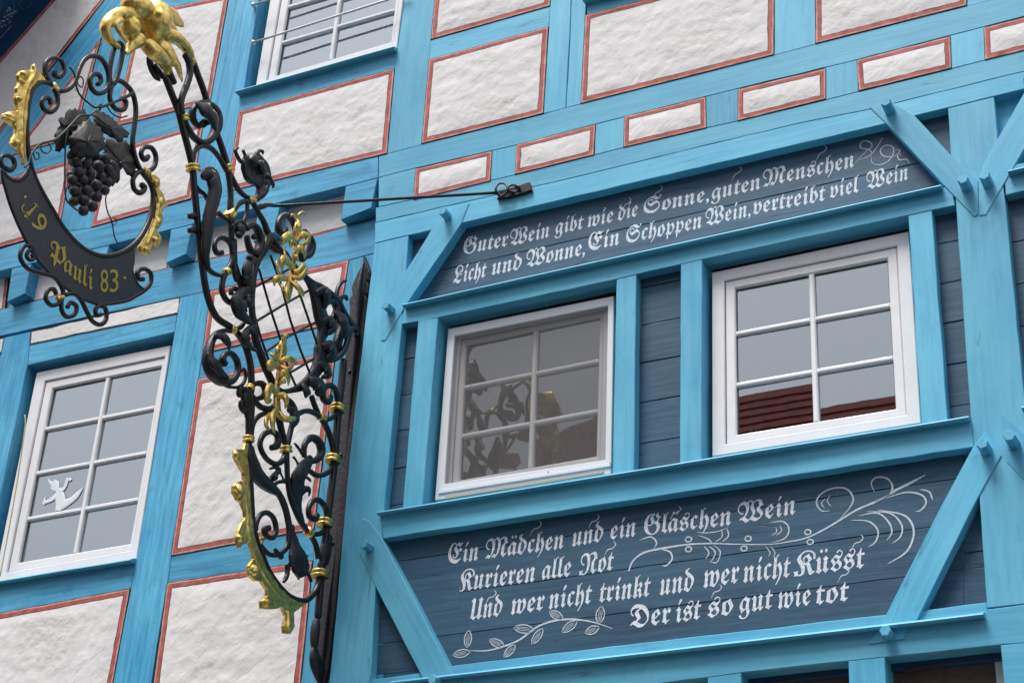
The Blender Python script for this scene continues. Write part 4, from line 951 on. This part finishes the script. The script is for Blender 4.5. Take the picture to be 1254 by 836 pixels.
tube('scroll', [(393, 513), (401, 513.5), (409, 509), (413.5, 500), (413, 487), (409.5, 475.5), (402, 471.5), (395.5, 477), (396, 488), (402, 492), (405.5, 484)], [6, 6, 6.5, 7, 7, 7, 7.5, 8, 8, 8, 6], br)
leafp('acanthus_leaf', [(352, 500), (360, 505), (361, 515), (356, 524)], 12, br, IRON, off=.01, bulge=.01)
tube('scroll', [(347, 486), (356, 494), (360, 506), (357, 518)], [6, 9, 10, 8], br)
# dragon-like leaf in the lower field
mkr('acanthus_leaf', [seg_part([(373, 560), (372.5, 547), (377, 538), (384, 536), (391, 542), (393.5, 553), (389, 562), (380, 565)], [7, 8, 9, 10, 11, 11, 9, 7]), seg_part([(381, 562), (373, 572), (366, 582), (364, 597), (364, 612), (366, 628), (371, 641)], [12, 19, 19, 17, 13, 10, 7], [0, .02, .02, .01, 0, 0, 0], flat=.55),
     ell_part(369, 581, 9, .03, (1, 1.5, .6), -15), seg_part([(360, 542), (366, 549), (370, 556)], [3, 4, 5]), seg_part([(359, 559), (363, 564), (366, 571)], [5, 3, 5]), seg_part([(369, 603), (376, 598), (379, 602), (378, 608)], [8, 8, 5, 2], [.01, .02, .02, .01]), seg_part([(374, 583), (379, 587), (381, 590)], [4, 4, 2])], .0045, IRON, br, disp=.003)
tube('acanthus_spine', [(306, 545), (307, 560), (312, 576), (321, 588), (332, 597), (341, 604), (348, 618), (352.5, 635), (354.5, 652), (352, 668), (342, 678.5), (330, 678.5), (321, 670), (317, 662)], [8, 13, 16, 16, 13, 8, 7, 7, 7, 6.5, 6, 6, 6, 5], br, flat=.8)
mkr('leaf_bud', [seg_part([(330, 590), (335, 583), (342, 575), (337, 572), (330, 574)], [8, 8, 6, 5, 3]), ell_part(336, 584, 5, .02), seg_part([(335, 594), (341, 590), (350, 589)], [6, 5, 6]), seg_part([(342, 576), (345, 582), (348, 588)], [4, 3, 3]), ell_part(326, 585, 3.5)], .004, IRON, br)
tube('scroll', [(313, 650), (314, 640), (319, 630), (327, 627.5), (335, 634.5), (338, 648), (334, 658), (326.5, 656), (324, 648), (330, 646)], [6, 6.5, 6.5, 6.5, 6.5, 6.5, 6.5, 7, 8, 8], br)
tube('scroll', [(378, 653), (390, 653.5), (398, 648), (401, 638), (398.5, 622), (391, 612.5), (383, 613), (378, 622), (379, 632), (386, 635), (388.5, 629)], [6, 6.5, 7, 7, 7, 7, 7, 6.5, 7, 8, 7], br)
# hanging teardrop leaf
mkr('acanthus_leaf', [seg_part([(357, 642), (359, 655), (362, 668), (365, 682), (366, 694), (362, 704)], [6, 9, 15, 25, 26, 12], [0, 0, .01, .02, .02, .01], flat=.5), seg_part([(352, 690), (352, 700), (350, 708), (347, 713)], [7, 7, 6, 4]), seg_part([(345, 682), (338, 675), (336, 671)], [8, 6, 4]), seg_part([(364, 700), (366, 710)], [6, 3]), seg_part([(372, 700), (378, 704), (381, 712)], [6, 5, 5]), seg_part([(374, 682), (378, 679)], [5, 2]), seg_part([(372, 703), (379, 700), (382, 690)], [4, 4, 3])], .0045, IRON, br, disp=.004)
tube('acanthus_spine', [(404, 655), (399, 672), (396, 690)], [8, 14, 10], br, flat=.7, mat=PLATEI)
# gilded acanthus edging the lower bar
ga = [(305, 541), (298.7, 543), (297, 550), (291, 549.5), (285.8, 551), (286, 559), (291.5, 570), (297.3, 579), (298, 588), (292, 588.8), (285, 594), (284.5, 602), (289, 612), (294, 615), (298.7, 626), (299.4, 633.3), (294, 641), (290, 650), (288.5, 660), (292, 671), (297, 664), (303.4, 663), (308, 676), (309, 684), (303, 692), (304, 704), (311, 711), (319, 712), (325.6, 722), (326, 730), (318.5, 735), (319.5, 744.6), (328, 746), (337, 745), (343, 742.3), (348.5, 753), (346, 766), (347, 775), (354, 776), (359, 766), (358, 750), (366, 744), (377, 735.7), (366, 735), (354, 731), (341, 719), (326, 697), (316, 674), (310, 655), (307, 630), (304.5, 600), (303.5, 570), (303.5, 548)]
mkr('gilded_acanthus', [xslab_parts(ga, .010), ell_part(290, 557, 5, .012, (1.2, 1, .8)), ell_part(292.5, 601, 8.2, .012, (1, 1.15, .9)), seg_part([(286, 594), (291, 601), (297, 604)], [5, 5, 3], [.03]*3), ell_part(294, 659, 6, .01, (1, .8, .8)), ell_part(311, 698, 7.5, .01), seg_part([(304, 697), (311, 700), (319, 698)], [4, 5, 3], [.03]*3), ell_part(326, 738, 7, .01, (1.2, .9, .9)), seg_part([(352, 748), (352, 760), (351, 771)], [8, 10, 12], [.01]*3), seg_part([(297, 583), (300, 605), (303, 630), (304, 650), (311, 680), (328, 712), (346, 732), (362, 740)], [4, 3, 4, 5, 4, 4, 4, 3], [.008]*8)], .0032, GOLD, br, smooth=3, disp=.0025, ds=28)
# collars
for x, y, w, h, a in ((224.5, 144.5, 12, 8, -10), (236.5, 206, 13.5, 8, -4), (279, 205.5, 9.5, 8, -15), (281.8, 262, 12, 8, -30), (308, 245.5, 7, 12, -90), (277.5, 333, 8, 8, 60), (284.8, 403.5, 8, 9, -60), (306.5, 474.5, 8, 6, 20), (304.6, 537.5, 11, 7, 3), (350, 550, 12, 7.5, -3), (394, 511, 8, 11, -60), (413, 500, 15, 8, 8), (407.5, 562, 14.5, 8.5, 8), (397.5, 640, 15, 8.5, 8), (378.5, 651.5, 9, 9, -45), (392, 702.5, 17, 8.5, 5), (317.5, 661.5, 7, 7, -15), (336, 471, 6, 6, -30)):
    collar(x, y, w, h, br, a)
# gilded rosettes on the lattice
def rosette(stem, ws, lobes):
    r = tube('gilded_leaf_stem', stem, ws, br, GOLD, off=.05, flat=.6)
    for pts, w in lobes: leafp('petal', pts, w, r, GOLD, off=.055, bulge=.03, flat=.55)
    return r
rosette([(366, 268), (364.5, 280), (363, 295), (361, 312), (359, 328), (357, 342), (354, 358), (353, 369)], [4, 10, 7, 6, 6, 8, 7, 3],
        [([(365, 272), (365, 265), (370, 260.5), (374, 262), (373, 265)], 4), ([(363, 271), (361, 265), (357.5, 263.5), (355, 267)], 4), ([(365, 270), (366, 277), (364, 284)], 10), ([(363, 296), (371, 287), (378, 290), (376, 296), (367, 300)], 8),
         ([(362, 298), (355, 290), (348, 293), (346, 300)], 12), ([(352, 293), (357, 296), (355, 303)], 9), ([(348, 302), (349, 312), (352, 316)], 5), ([(362, 312), (367, 304), (373, 309), (373, 317)], 9), ([(360, 318), (363, 314), (365, 320)], 8),
         ([(359, 330), (350, 318), (345, 322), (346, 332)], 13), ([(345, 336), (340, 331), (339, 322), (340, 317)], 5), ([(358, 334), (366, 332), (372, 325), (375, 328)], 9), ([(357, 338), (367, 340), (374, 331), (376, 325)], 8),
         ([(352, 342), (344, 340), (337, 343), (336, 350)], 10), ([(356, 344), (363, 350), (370, 358), (372, 362)], 9), ([(354, 346), (351, 358), (353, 370)], 10), ([(341, 346), (346, 352), (345, 357)], 7)])
rosette([(350, 412), (347, 420), (346, 430), (343.5, 442), (341, 460), (339.5, 475), (339, 490), (341, 505), (349, 513), (357, 514)], [4, 9, 10, 6, 6, 6, 8, 8, 7, 5],
        [([(345, 418), (350, 411), (354, 412)], 5), ([(340, 440), (340, 430), (342, 422)], 8), ([(343, 443), (336, 436), (331, 433)], 8), ([(343, 444), (352, 439), (361, 442), (363, 446)], 8), ([(343, 447), (352, 452), (360, 447)], 7), ([(341, 450), (333, 444), (329, 449), (335, 453)], 10),
         ([(341, 466), (347, 456), (353, 462), (353, 472)], 9), ([(342, 470), (347, 466), (350, 468)], 8), ([(340, 484), (332, 474), (328, 480), (327, 490), (333, 489)], 12), ([(340, 486), (348, 484), (351, 493), (349, 500)], 10), ([(350, 491), (355, 487)], 5),
         ([(341, 500), (335, 508), (334, 520), (337, 531)], 10), ([(333, 506), (327, 512), (326, 521), (331, 526)], 8), ([(342, 503), (349, 512), (358, 513), (363, 511)], 8)])
# ---- gilded bird head on top
eg = [ell_part(186, 27, 22, .0, (.92, 1.38, 1.25), 8), ell_part(168, 10, 16, .01, (1.5, 1.0, 1.2), 20), ell_part(160, 34, 11, .02, (1.1, 1.4, 1.2), 0),
      seg_part([(163, 22), (154, 17), (142, 19), (132, 27), (129, 36), (132, 46), (138, 53), (144, 57), (147, 61)], [16, 17, 17, 15, 13, 11, 9, 7, 4], [.02]*9, flat=1.2),
      seg_part([(150, 24), (142, 30), (145, 38), (151, 46), (155, 52)], [8, 7, 6, 6, 5], [.05]*5), seg_part([(170, 48), (163, 54), (158, 62), (154, 66)], [22, 17, 10, 5], [.01]*4),
      seg_part([(178, 52), (187, 62), (196, 70), (203, 80), (207, 90)], [18, 21, 19, 14, 9], [.02, .04, .04, .02, 0]), seg_part([(200, 42), (214, 46), (224, 54), (231, 63), (235, 71)], [20, 17, 15, 12, 8], [.02, .03, .03, .02, 0]),
      seg_part([(196, 52), (206, 60), (213, 72), (219, 85), (223, 103)], [12, 12, 11, 10, 2], [.03, .04, .04, .03, .02], flat=.5), seg_part([(204, 14), (212, 20), (220, 27), (226, 32)], [18, 20, 14, 2], [-.01, -.02, -.03, -.03], flat=.4), seg_part([(205, 30), (212, 38), (219, 44)], [20, 15, 5], flat=.5)]
eagle = mkr('gilded_bird_head', eg, .006, GOLD, br, smooth=3, disp=.004, ds=26)
for pts, w in (([(182, 66), (184, 78), (190, 92), (196, 100)], 9), ([(190, 80), (198, 92), (203, 98)], 8)): leafp('dark_feather', pts, w, eagle, IRON, off=-.02, bulge=-.02)
for pts in ([(203, 80), (208, 92), (214, 103)], [(233, 68), (238, 80)]): tube('claw', pts, [11, 9, 7][:len(pts)], eagle, GOLD if pts[0][0] > 230 else IRON)
# ------------------------------------------------------------------ stay rod
hookp = at(609, 236, YU-.05)
P = [px(314, 254), px(320, 252.5), px(328, 250.8), px(337, 252.2), px(345, 251.5)]
stay = empty('stay_rod', at(628, 232, YU), 'thin iron stay rod running from the bracket to a hook on the blue beam', 'rod')
A = px(337, 252.2); L = [A.lerp(hookp, i/12) for i in range(13)]
V, Fc = sweep(L, [.0085]*13, [.0085]*13, nrm=Vector((0, 0, 1)), sec=8); mk('rod', V, Fc, IRON, stay, smooth=True)
tube('rod_end_hook', [(313, 256), (320, 253), (328, 250.8), (337, 252.2)], [5, 8, 6, 4.5], stay)
def ringy(cx_, cy_, rx, ry, Y, r, tilt=0):
    pts = [(cx_+rx*math.cos(k*math.pi/8), cy_+ry*math.sin(k*math.pi/8)) for k in range(16)]; P = [at(x, y, Y-.012*math.cos(k*math.pi/4+tilt)) for k, (x, y) in enumerate(pts)]
    return sweep(P, [r]*16, [r]*16, nrm=Vector((0, 1, 0)), closed=True, sec=8)
V, Fc = ringy(614.5, 232, 7.5, 8, YU-.045, .007); mk('eye', V, Fc, IRON, stay, smooth=True)
V, Fc = ringy(629, 231, 7.5, 4.5, YU-.03, .007, 1); mk('link', V, Fc, IRON, stay, smooth=True)
slab([(607.5, 233), (621, 230.5), (636, 226.5), (648, 222.5), (649.5, 227), (651, 232.5), (636, 238), (622, 241.5), (608, 243.5), (610, 238)], YU-.022, .02, IRON, 'hook_plate', stay, bev=.005, wob=.004, step=.02)
# ------------------------------------------------------------------ hanging sign
sg = empty('hanging_sign', px(100, 260), 'round iron hanging sign with grape bunch and crescent name board lettered in gold', 'sign')
tube('shackle', [(146.5, 53), (150, 58), (149, 72), (144, 92), (139, 103), (134.5, 98), (134.5, 84), (138, 66), (142, 55)], 6, sg, closed=True)
tube('scroll', [(67, 106.5), (74, 111.5), (83, 109.8), (91, 101.5), (96, 88), (102, 75), (111, 69), (122, 71), (130, 81.5), (133, 96), (130.5, 109), (121.5, 115), (113, 110), (109.8, 99), (114, 91.5), (121, 92), (123.5, 99), (119, 104)], 6, sg)
tube('scroll', [(66, 107), (59.8, 99.5), (55.3, 88.7), (56.5, 76.5), (65.8, 71), (75.5, 76), (78.3, 87), (73, 94.5), (66.5, 92), (67, 86)], [6, 6, 6, 6, 5.5, 5.5, 6, 6, 6.5, 6], sg)
tube('scroll', [(66, 109), (70.3, 119), (69.4, 130.5), (62, 137.5), (53.8, 134), (51.2, 125.5), (55.5, 120), (61, 122), (61, 128)], [6, 6, 6, 6, 6, 6, 6, 6, 5], sg)
tube('ring_bar', [(67, 106), (58, 101.5), (48, 102), (40, 110), (35.5, 125), (33, 145), (33, 165), (34.5, 185), (38, 203), (44, 220), (53, 238.5), (63, 255.5), (78, 280), (100, 303), (124, 313.5), (147, 310), (165, 298.5), (177.7, 281), (185.5, 260), (187.5, 238), (183.5, 224), (176, 214), (169, 202.5), (164, 187), (162.3, 172), (164.5, 154), (166.3, 134), (162.5, 115), (153.6, 103.5), (143.5, 98.8), (136, 107), (134.5, 121), (141, 133), (151, 134.5), (154.3, 125), (148, 120)], [6]*10+[6.5]*9+[6]*17, sg)
tube('scroll', [(178, 210.5), (185, 208), (190, 201), (190.5, 190), (185, 181), (176, 181), (172.8, 189), (177, 195.5), (182, 191)], [5, 6, 6, 6, 6, 6, 6, 7, 6], sg)
tube('scroll', [(177, 211.5), (169, 211), (163, 219), (164, 231), (171.5, 236.5), (177, 230), (172.5, 226)], [5, 6, 6, 6, 6.5, 7, 7], sg)
collar(178.8, 210.5, 7, 10, sg, -60); collar(67, 107.5, 7, 10, sg, -35); collar(73.6, 364.5, 5, 12, sg, 80)
# name board
innr = [(36, 204), (44, 222), (53, 240), (63, 257), (78, 281.5), (100, 304.5), (124, 315), (147, 311.5), (162, 302)]
outr = [(162.5, 315), (161.5, 331), (166, 345), (174, 356), (165, 362), (152.6, 368), (140, 371), (125.6, 371.5), (104, 366), (80.8, 352), (59.2, 332), (41.3, 310.5), (25, 280), (13, 252), (6, 230), (2.5, 212), (10.8, 220), (21.5, 222), (31, 215)]
bp_ = crom(innr, 3)[:-1]+[(162, 302)]+crom(outr, 3)
V, Fc = xslab_parts(bp_, .006); board = mk('name_board', V, Fc, BOARD, sg)
tube('board_rim', [(2.5, 208), (3.5, 220), (7, 232), (13, 252), (25, 280.5), (41.3, 311), (59.2, 333), (80.8, 352.5), (104, 367), (125.6, 372.5), (152.6, 369), (166, 362.5), (176, 356), (184, 347), (184.5, 335), (176, 329), (168.5, 333), (169.5, 341), (176, 342)], [4]*10+[4.5, 5, 5.5, 5.5, 5.5, 5.5, 6, 6, 6], sg)
tube('board_rim', [(162.5, 302), (163, 318), (161.5, 331), (167, 347), (176, 356)], [3.5, 4, 4, 5, 5], sg)
tube('board_rim', [(5, 206), (1, 200), (2, 192.5), (9, 190.5), (16, 195), (17.5, 203), (12, 208.5), (6, 206)], [6, 6, 5.5, 5.5, 6, 6, 7, 7], sg)
tube('board_rim', [(2, 209), (10.8, 219), (21.5, 221.5), (31, 214.5), (36, 203)], [5, 6, 6, 6, 5], sg)
tube('scroll', [(38, 311), (41, 316.5), (36.5, 318.5), (32.5, 313), (36, 306.5), (43, 308)], [4, 5, 5, 5, 5, 4], sg)
tube('scroll', [(41, 306), (36, 300.5), (28, 303), (25, 315.5), (33.5, 328.5), (48, 334), (64.6, 338.5), (73.6, 348), (77.3, 358.5), (73.6, 369.5), (63.5, 374), (56, 366), (58.5, 356), (65.5, 354), (69, 360.5)], 5.5, sg)
tube('scroll', [(79, 361.5), (89.8, 359.5), (98.7, 366.7), (106, 381), (113, 393), (123, 397.5), (130, 390), (129, 378), (122, 374), (116.8, 379), (118.5, 386), (124, 385)], 5.5, sg)
tube('scroll', [(75.4, 366), (75.4, 379), (81.5, 388), (91, 385), (93.5, 375), (86, 370.5), (82, 377)], 5.5, sg)
def signtext(s, o, r, u, k=1.0):
    V, Fc = glyphs(s); x0 = min(v[0] for v in V); x1 = max(v[0] for v in V); y0 = min(v[1] for v in V); y1 = max(v[1] for v in V)
    VV = []
    for x, y in V:
        a = (x-x0)/(x1-x0); b = (y-y0)/(y1-y0); VV.append(px(o[0]+r[0]*a+u[0]*b, o[1]+r[1]*a+u[1]*b, .0085))
    mk('gold_character', VV, Fc, GILD, board)
FR = frak

def signstroke(pts, w):
    C = crom(pts, 5); P = [px(x, y, .0085) for x, y in C]; n = len(P); V = []
    for i, p in enumerate(P):
        T_ = (P[min(n-1, i+1)]-P[max(0, i-1)]).normalized(); Nn = T_.cross(Vector((1, 0, 0))); u = i/(n-1); h = w*mpp(p)*.5*(.45+.55*math.sin(math.pi*min(1, u*1.1+.1))); V += [p+Nn*h, p-Nn*h]
    mk('gold_character', V, [(2*i, 2*i+1, 2*i+3, 2*i+2) for i in range(n-1)], GILD, board)
signstroke([(30, 250), (27, 254), (28.5, 259.5), (34, 259.5)], 2); signstroke([(30, 265.5), (34, 262.5), (39, 257.5), (46, 250.5)], 4.6); signstroke([(41.5, 248.5), (46, 252), (47, 254.5)], 2.2); signstroke([(31, 259), (33.5, 264), (34, 268.5)], 2)
signtext('9', (36.5, 269), (6, 18), (17, -10))
signtext(FR('P'), (57.5, 321), (20, 12), (6, -29)); signtext(FR('a'), (77, 331.5), (11, 8.5), (3, -17)); signtext(FR('u'), (88.5, 341), (11, 8), (2, -18)); signtext(FR('l'), (101, 350), (5.5, 2.5), (2, -28)); signtext(FR('i'), (107.5, 353.5), (6, 2.5), (1, -26))
signtext('8', (123, 357.5), (9.5, .5), (0, -28)); signtext('3', (134.5, 358), (10.5, -1), (0, -28))
for x, y in ((31, 241), (152.7, 340)):
    signtext('◆' if False else '.', (x-1.8, y+1.8), (3.6, 0), (0, -3.6))
# gilded acanthus each side of the ring
gl_ = [(56, 99.5), (50, 93), (43, 87), (40.5, 78), (38, 88), (31, 86.5), (24, 87.5), (19.7, 92.5), (23, 100), (21, 105), (18.5, 108), (19.5, 114), (18, 120), (19.7, 129), (19.5, 137), (11, 137), (4, 139), (3, 144), (8, 150), (14, 154), (18.5, 156), (18, 164), (14, 171), (12.5, 176), (17, 180), (22, 182), (25.5, 192), (28.5, 204), (30, 190), (30.5, 160), (31.5, 145), (33, 125), (37, 109), (45, 100)]
mkr('gilded_acanthus', [xslab_parts(gl_, .010), ell_part(29, 92, 6, .012, (1.1, .8, .9)), ell_part(12, 145, 8, .012, (1.2, .8, 1), -10), seg_part([(5, 143), (13, 147), (20, 149)], [3, 4, 3], [.03]*3), ell_part(20, 176, 6, .01), seg_part([(40, 80), (42, 90), (33, 106), (28, 125), (26, 150), (27, 175), (29, 200)], [4, 6, 6, 6, 6, 5, 3], [.008]*7), seg_part([(24, 98), (30, 102)], [5, 4], [.02]*2), seg_part([(22, 120), (27, 122)], [5, 4], [.02]*2)], .0032, GOLD, sg, smooth=3, disp=.0025, ds=28)
gr_ = [(181, 212), (188, 215), (193.5, 219), (194.5, 227), (193, 231), (198.7, 238), (201, 246), (204, 253.5), (198, 257), (196, 261), (198.5, 269), (196, 277), (190.5, 282), (194.5, 287), (196.5, 293), (193.5, 302), (188, 300), (184, 303), (182.5, 312), (177, 311.5), (171, 309), (170, 302), (180, 287), (187.5, 268), (190.5, 245), (188.5, 228)]
mkr('gilded_acanthus', [xslab_parts(gr_, .010), ell_part(190.5, 224, 5, .012), ell_part(196, 247, 5, .012, (.8, 1.3, .9)), ell_part(193, 272, 5, .012, (.9, 1.2, .9)), ell_part(189, 294, 5.5, .012), ell_part(178, 306, 4.5, .012), seg_part([(191, 232), (194, 250), (190, 275), (181, 298)], [4, 4, 4, 3], [.012]*4)], .0032, GOLD, sg, smooth=3, disp=.0025, ds=28)
# grapes
gb = tube('grape_bunch', [(118, 150), (116, 175), (108, 205), (103, 240)], [4, 5, 5, 3], sg, VINE, off=0)
gpts = [(235, 440), (310, 445), (395, 465), (440, 415), (480, 460), (255, 505), (335, 515), (410, 540), (460, 490), (480, 535), (215, 560), (285, 560), (380, 598), (450, 575), (230, 635), (308, 632), (435, 630), (225, 705), (290, 700), (378, 675), (350, 740), (290, 770), (215, 395), (470, 515), (300, 390), (370, 400), (250, 600), (340, 660), (420, 600), (340, 580), (260, 660)]
for i, (x, y) in enumerate(gpts):
    gx_, gy_ = 50+x/5.575, 120+y/5.575
    r = 7.0*random.uniform(.93, 1.06)
    cx_ = 112-(gy_-190)*.10; hw = 27-(gy_-190)*.13
    d = max(0, 1-((gx_-cx_)/max(10, hw))**2)
    off = (.055*math.sqrt(d)+random.uniform(-.004, .004)) if i < 24 else -.02
    blob('grape', gx_, gy_, r, gb, GRAPE, off=off)
for i in range(26):
    blob('grape', 95+random.uniform(-8, 34), 200+random.uniform(-8, 40)*.8, 6.8, gb, GRAPE, off=-.05-random.random()*.02)
# vine leaves
def vineleaf(poly, off, cup, parent, hue=None):
    pts = []; flat_ = []
    n = len(poly)
    for i in range(n):
        a, b = poly[i], poly[(i+1) % n]; L = math.hypot(b[0]-a[0], b[1]-a[1]); k = max(2, int(L/3))
        cx_ = sum(p[0] for p in poly)/n; cy_ = sum(p[1] for p in poly)/n
        for j in range(k):
            t = j/k; x, y = a[0]+(b[0]-a[0])*t, a[1]+(b[1]-a[1])*t
            s = 1+(.085 if j % 2 else -.04)+random.uniform(-.015, .015); pts.append((cx_+(x-cx_)*s, cy_+(y-cy_)*s)); flat_.append((x, y))
    cx_ = sum(p[0] for p in poly)/n; cy_ = sum(p[1] for p in poly)/n; m = len(pts); V = []
    for side in (1, -1):
        for q, s in enumerate((0.02, .3, .6, .85, 1)):
            for k, (x, y) in enumerate(pts if q == 4 else flat_):
                a = math.atan2(y-cy_, x-cx_)
                dome = cup*(1-s*s)+.006*math.cos(a*5+1)*s+.008*noise.noise(Vector((x*.12, y*.12, s*2)))
                V.append(px(cx_+(x-cx_)*s, cy_+(y-cy_)*s, off+dome+side*.0018))
    Fc = []
    for sd_ in (0, 1):
        o = sd_*5*m
        for q in range(4):
            for k in range(m):
                f = (o+q*m+k, o+q*m+(k+1) % m, o+(q+1)*m+(k+1) % m, o+(q+1)*m+k); Fc.append(f if sd_ == 0 else f[::-1])
    for k in range(m): Fc.append((4*m+k, 4*m+(k+1) % m, 9*m+(k+1) % m, 9*m+k))
    return mk('vine_leaf', V, Fc, VINE, parent, smooth=True)
q3 = lambda l: [(50+x/5.575, 120+y/5.575) for x, y in l]
vineleaf(q3([(310, 88), (250, 75), (180, 85), (160, 130), (120, 140), (130, 190), (95, 240), (95, 330), (115, 372), (180, 330), (250, 260), (330, 150)]), .02, .02, sg)
vineleaf(q3([(350, 105), (420, 95), (480, 130), (540, 190), (590, 220), (602, 262), (570, 275), (540, 308), (490, 275), (440, 250), (400, 220), (370, 170)]), .03, .03, sg)
vineleaf(q3([(245, 205), (320, 145), (395, 190), (430, 260), (442, 330), (400, 382), (335, 412), (260, 405), (200, 355), (188, 280)]), .075, .05, sg)
vineleaf(q3([(430, 270), (520, 290), (570, 280), (640, 350), (662, 420), (640, 545), (590, 530), (560, 480), (530, 500), (540, 565), (480, 605), (465, 470), (430, 400)]), -.02, .03, sg)
# tendrils
for pts, w, off in (([(85, 82), (90, 89), (92.5, 97), (94, 108), (99, 118), (108, 126), (117, 132), (124, 128), (121, 136), (112, 141)], 2.6, 0), ([(95, 97), (99, 94), (102, 99), (100.5, 107), (96, 104), (94, 98)], 1.8, 0), ([(121, 132), (128, 130), (138, 126), (150, 121), (159, 116.5), (163, 114)], [3, 4, 3.5, 4, 5, 7], .01),
                    ([(118, 135), (110, 141), (98, 142), (87, 153), (70, 169.5), (60, 173.5), (50, 176), (42, 183.5), (37.5, 192), (35, 200), (30, 205)], 2.8, .09), ([(50.5, 176), (50.5, 184), (57, 188), (62.5, 182), (59, 175.5)], 1.9, .06), ([(41, 188), (43, 195), (47.5, 194), (47, 188), (44, 187)], 1.7, .05),
                    ([(84, 155), (80.5, 175), (79.5, 200), (79.6, 228), (82, 246), (95, 258)], 2.4, .06), ([(132.5, 231), (129.3, 245), (132, 260), (136.7, 270.6), (140, 289), (144, 298)], 1.8, 0), ([(136, 268), (136, 273), (140.5, 275), (143, 270), (139, 266.5)], 1.4, 0), ([(131, 130), (137, 139), (147, 144), (156, 142)], 2, .01)):
    tube('tendril', pts, w, sg, TENDRIL, off=off, pw=1)
# ------------------------------------------------------------------ street, house opposite (seen in the panes), setting
ASPH = plain('grey_asphalt', (.06, .06, .06), .9, var=.2, bscale=20)
o = mk('street', [(-400, -400, -.0), (400, -400, 0), (400, 400, 0), (-400, 400, 0)], [(0, 1, 2, 3)], ASPH); o['kind'] = 'structure'
opp = empty('tiled_house_opposite', (-7, -22, 0), 'plastered house across the street with a dark red tiled roof, mirrored in the window panes', 'house')
TILE = plain('dark_red_roof_tile', (.12, .027, .025), .9, spec=.05, var=.3, bscale=6)
OW = plain('cream_render', (.26, .25, .23), .9, var=.08, bscale=3)
RZ, RY, EZ, EY, XL, XR = 17.75, -22.0, 11.4, -16.4, -20.2, 6.0
box((XL+.5, -27.5, 0), (XR-.5, -16.9, EZ+.1), OW, 'wall', opp)
for sgn in (1, -1):
    k = 22
    for i in range(k):
        a, b = i/k, (i+1)/k+.012
        ya, yb = RY+(EY-RY)*a*sgn, RY+(EY-RY)*b*sgn; za, zb = RZ+(EZ-RZ)*a, RZ+(EZ-RZ)*b
        V = []
        for x in (XL, XR): V += [(x, ya, za), (x, yb, zb+.055), (x, yb, zb+.0), (x, ya, za-.06)]
        mk('tile_course', V, [(0, 4, 5, 1), (1, 5, 6, 2), (2, 6, 7, 3), (3, 7, 4, 0), (0, 1, 2, 3), (7, 6, 5, 4)], TILE, opp)
mk('gable', [(XL+.5, -16.9, EZ), (XL+.5, -27.1, EZ), (XL+.5, -22, RZ-.2), (XR-.5, -16.9, EZ), (XR-.5, -27.1, EZ), (XR-.5, -22, RZ-.2)], [(0, 1, 2), (5, 4, 3)], OW, opp)
for i in range(7):
    x = XL+2+i*3.4; w = box((x, -16.9, 8.0), (x+1.1, -16.84, 9.6), WHITE, 'window', opp); box((x+.1, -16.835, 8.1), (x+1.0, -16.82, 9.5), DARKIN, 'pane', w)
for o in PENDING: COL.objects.link(o)
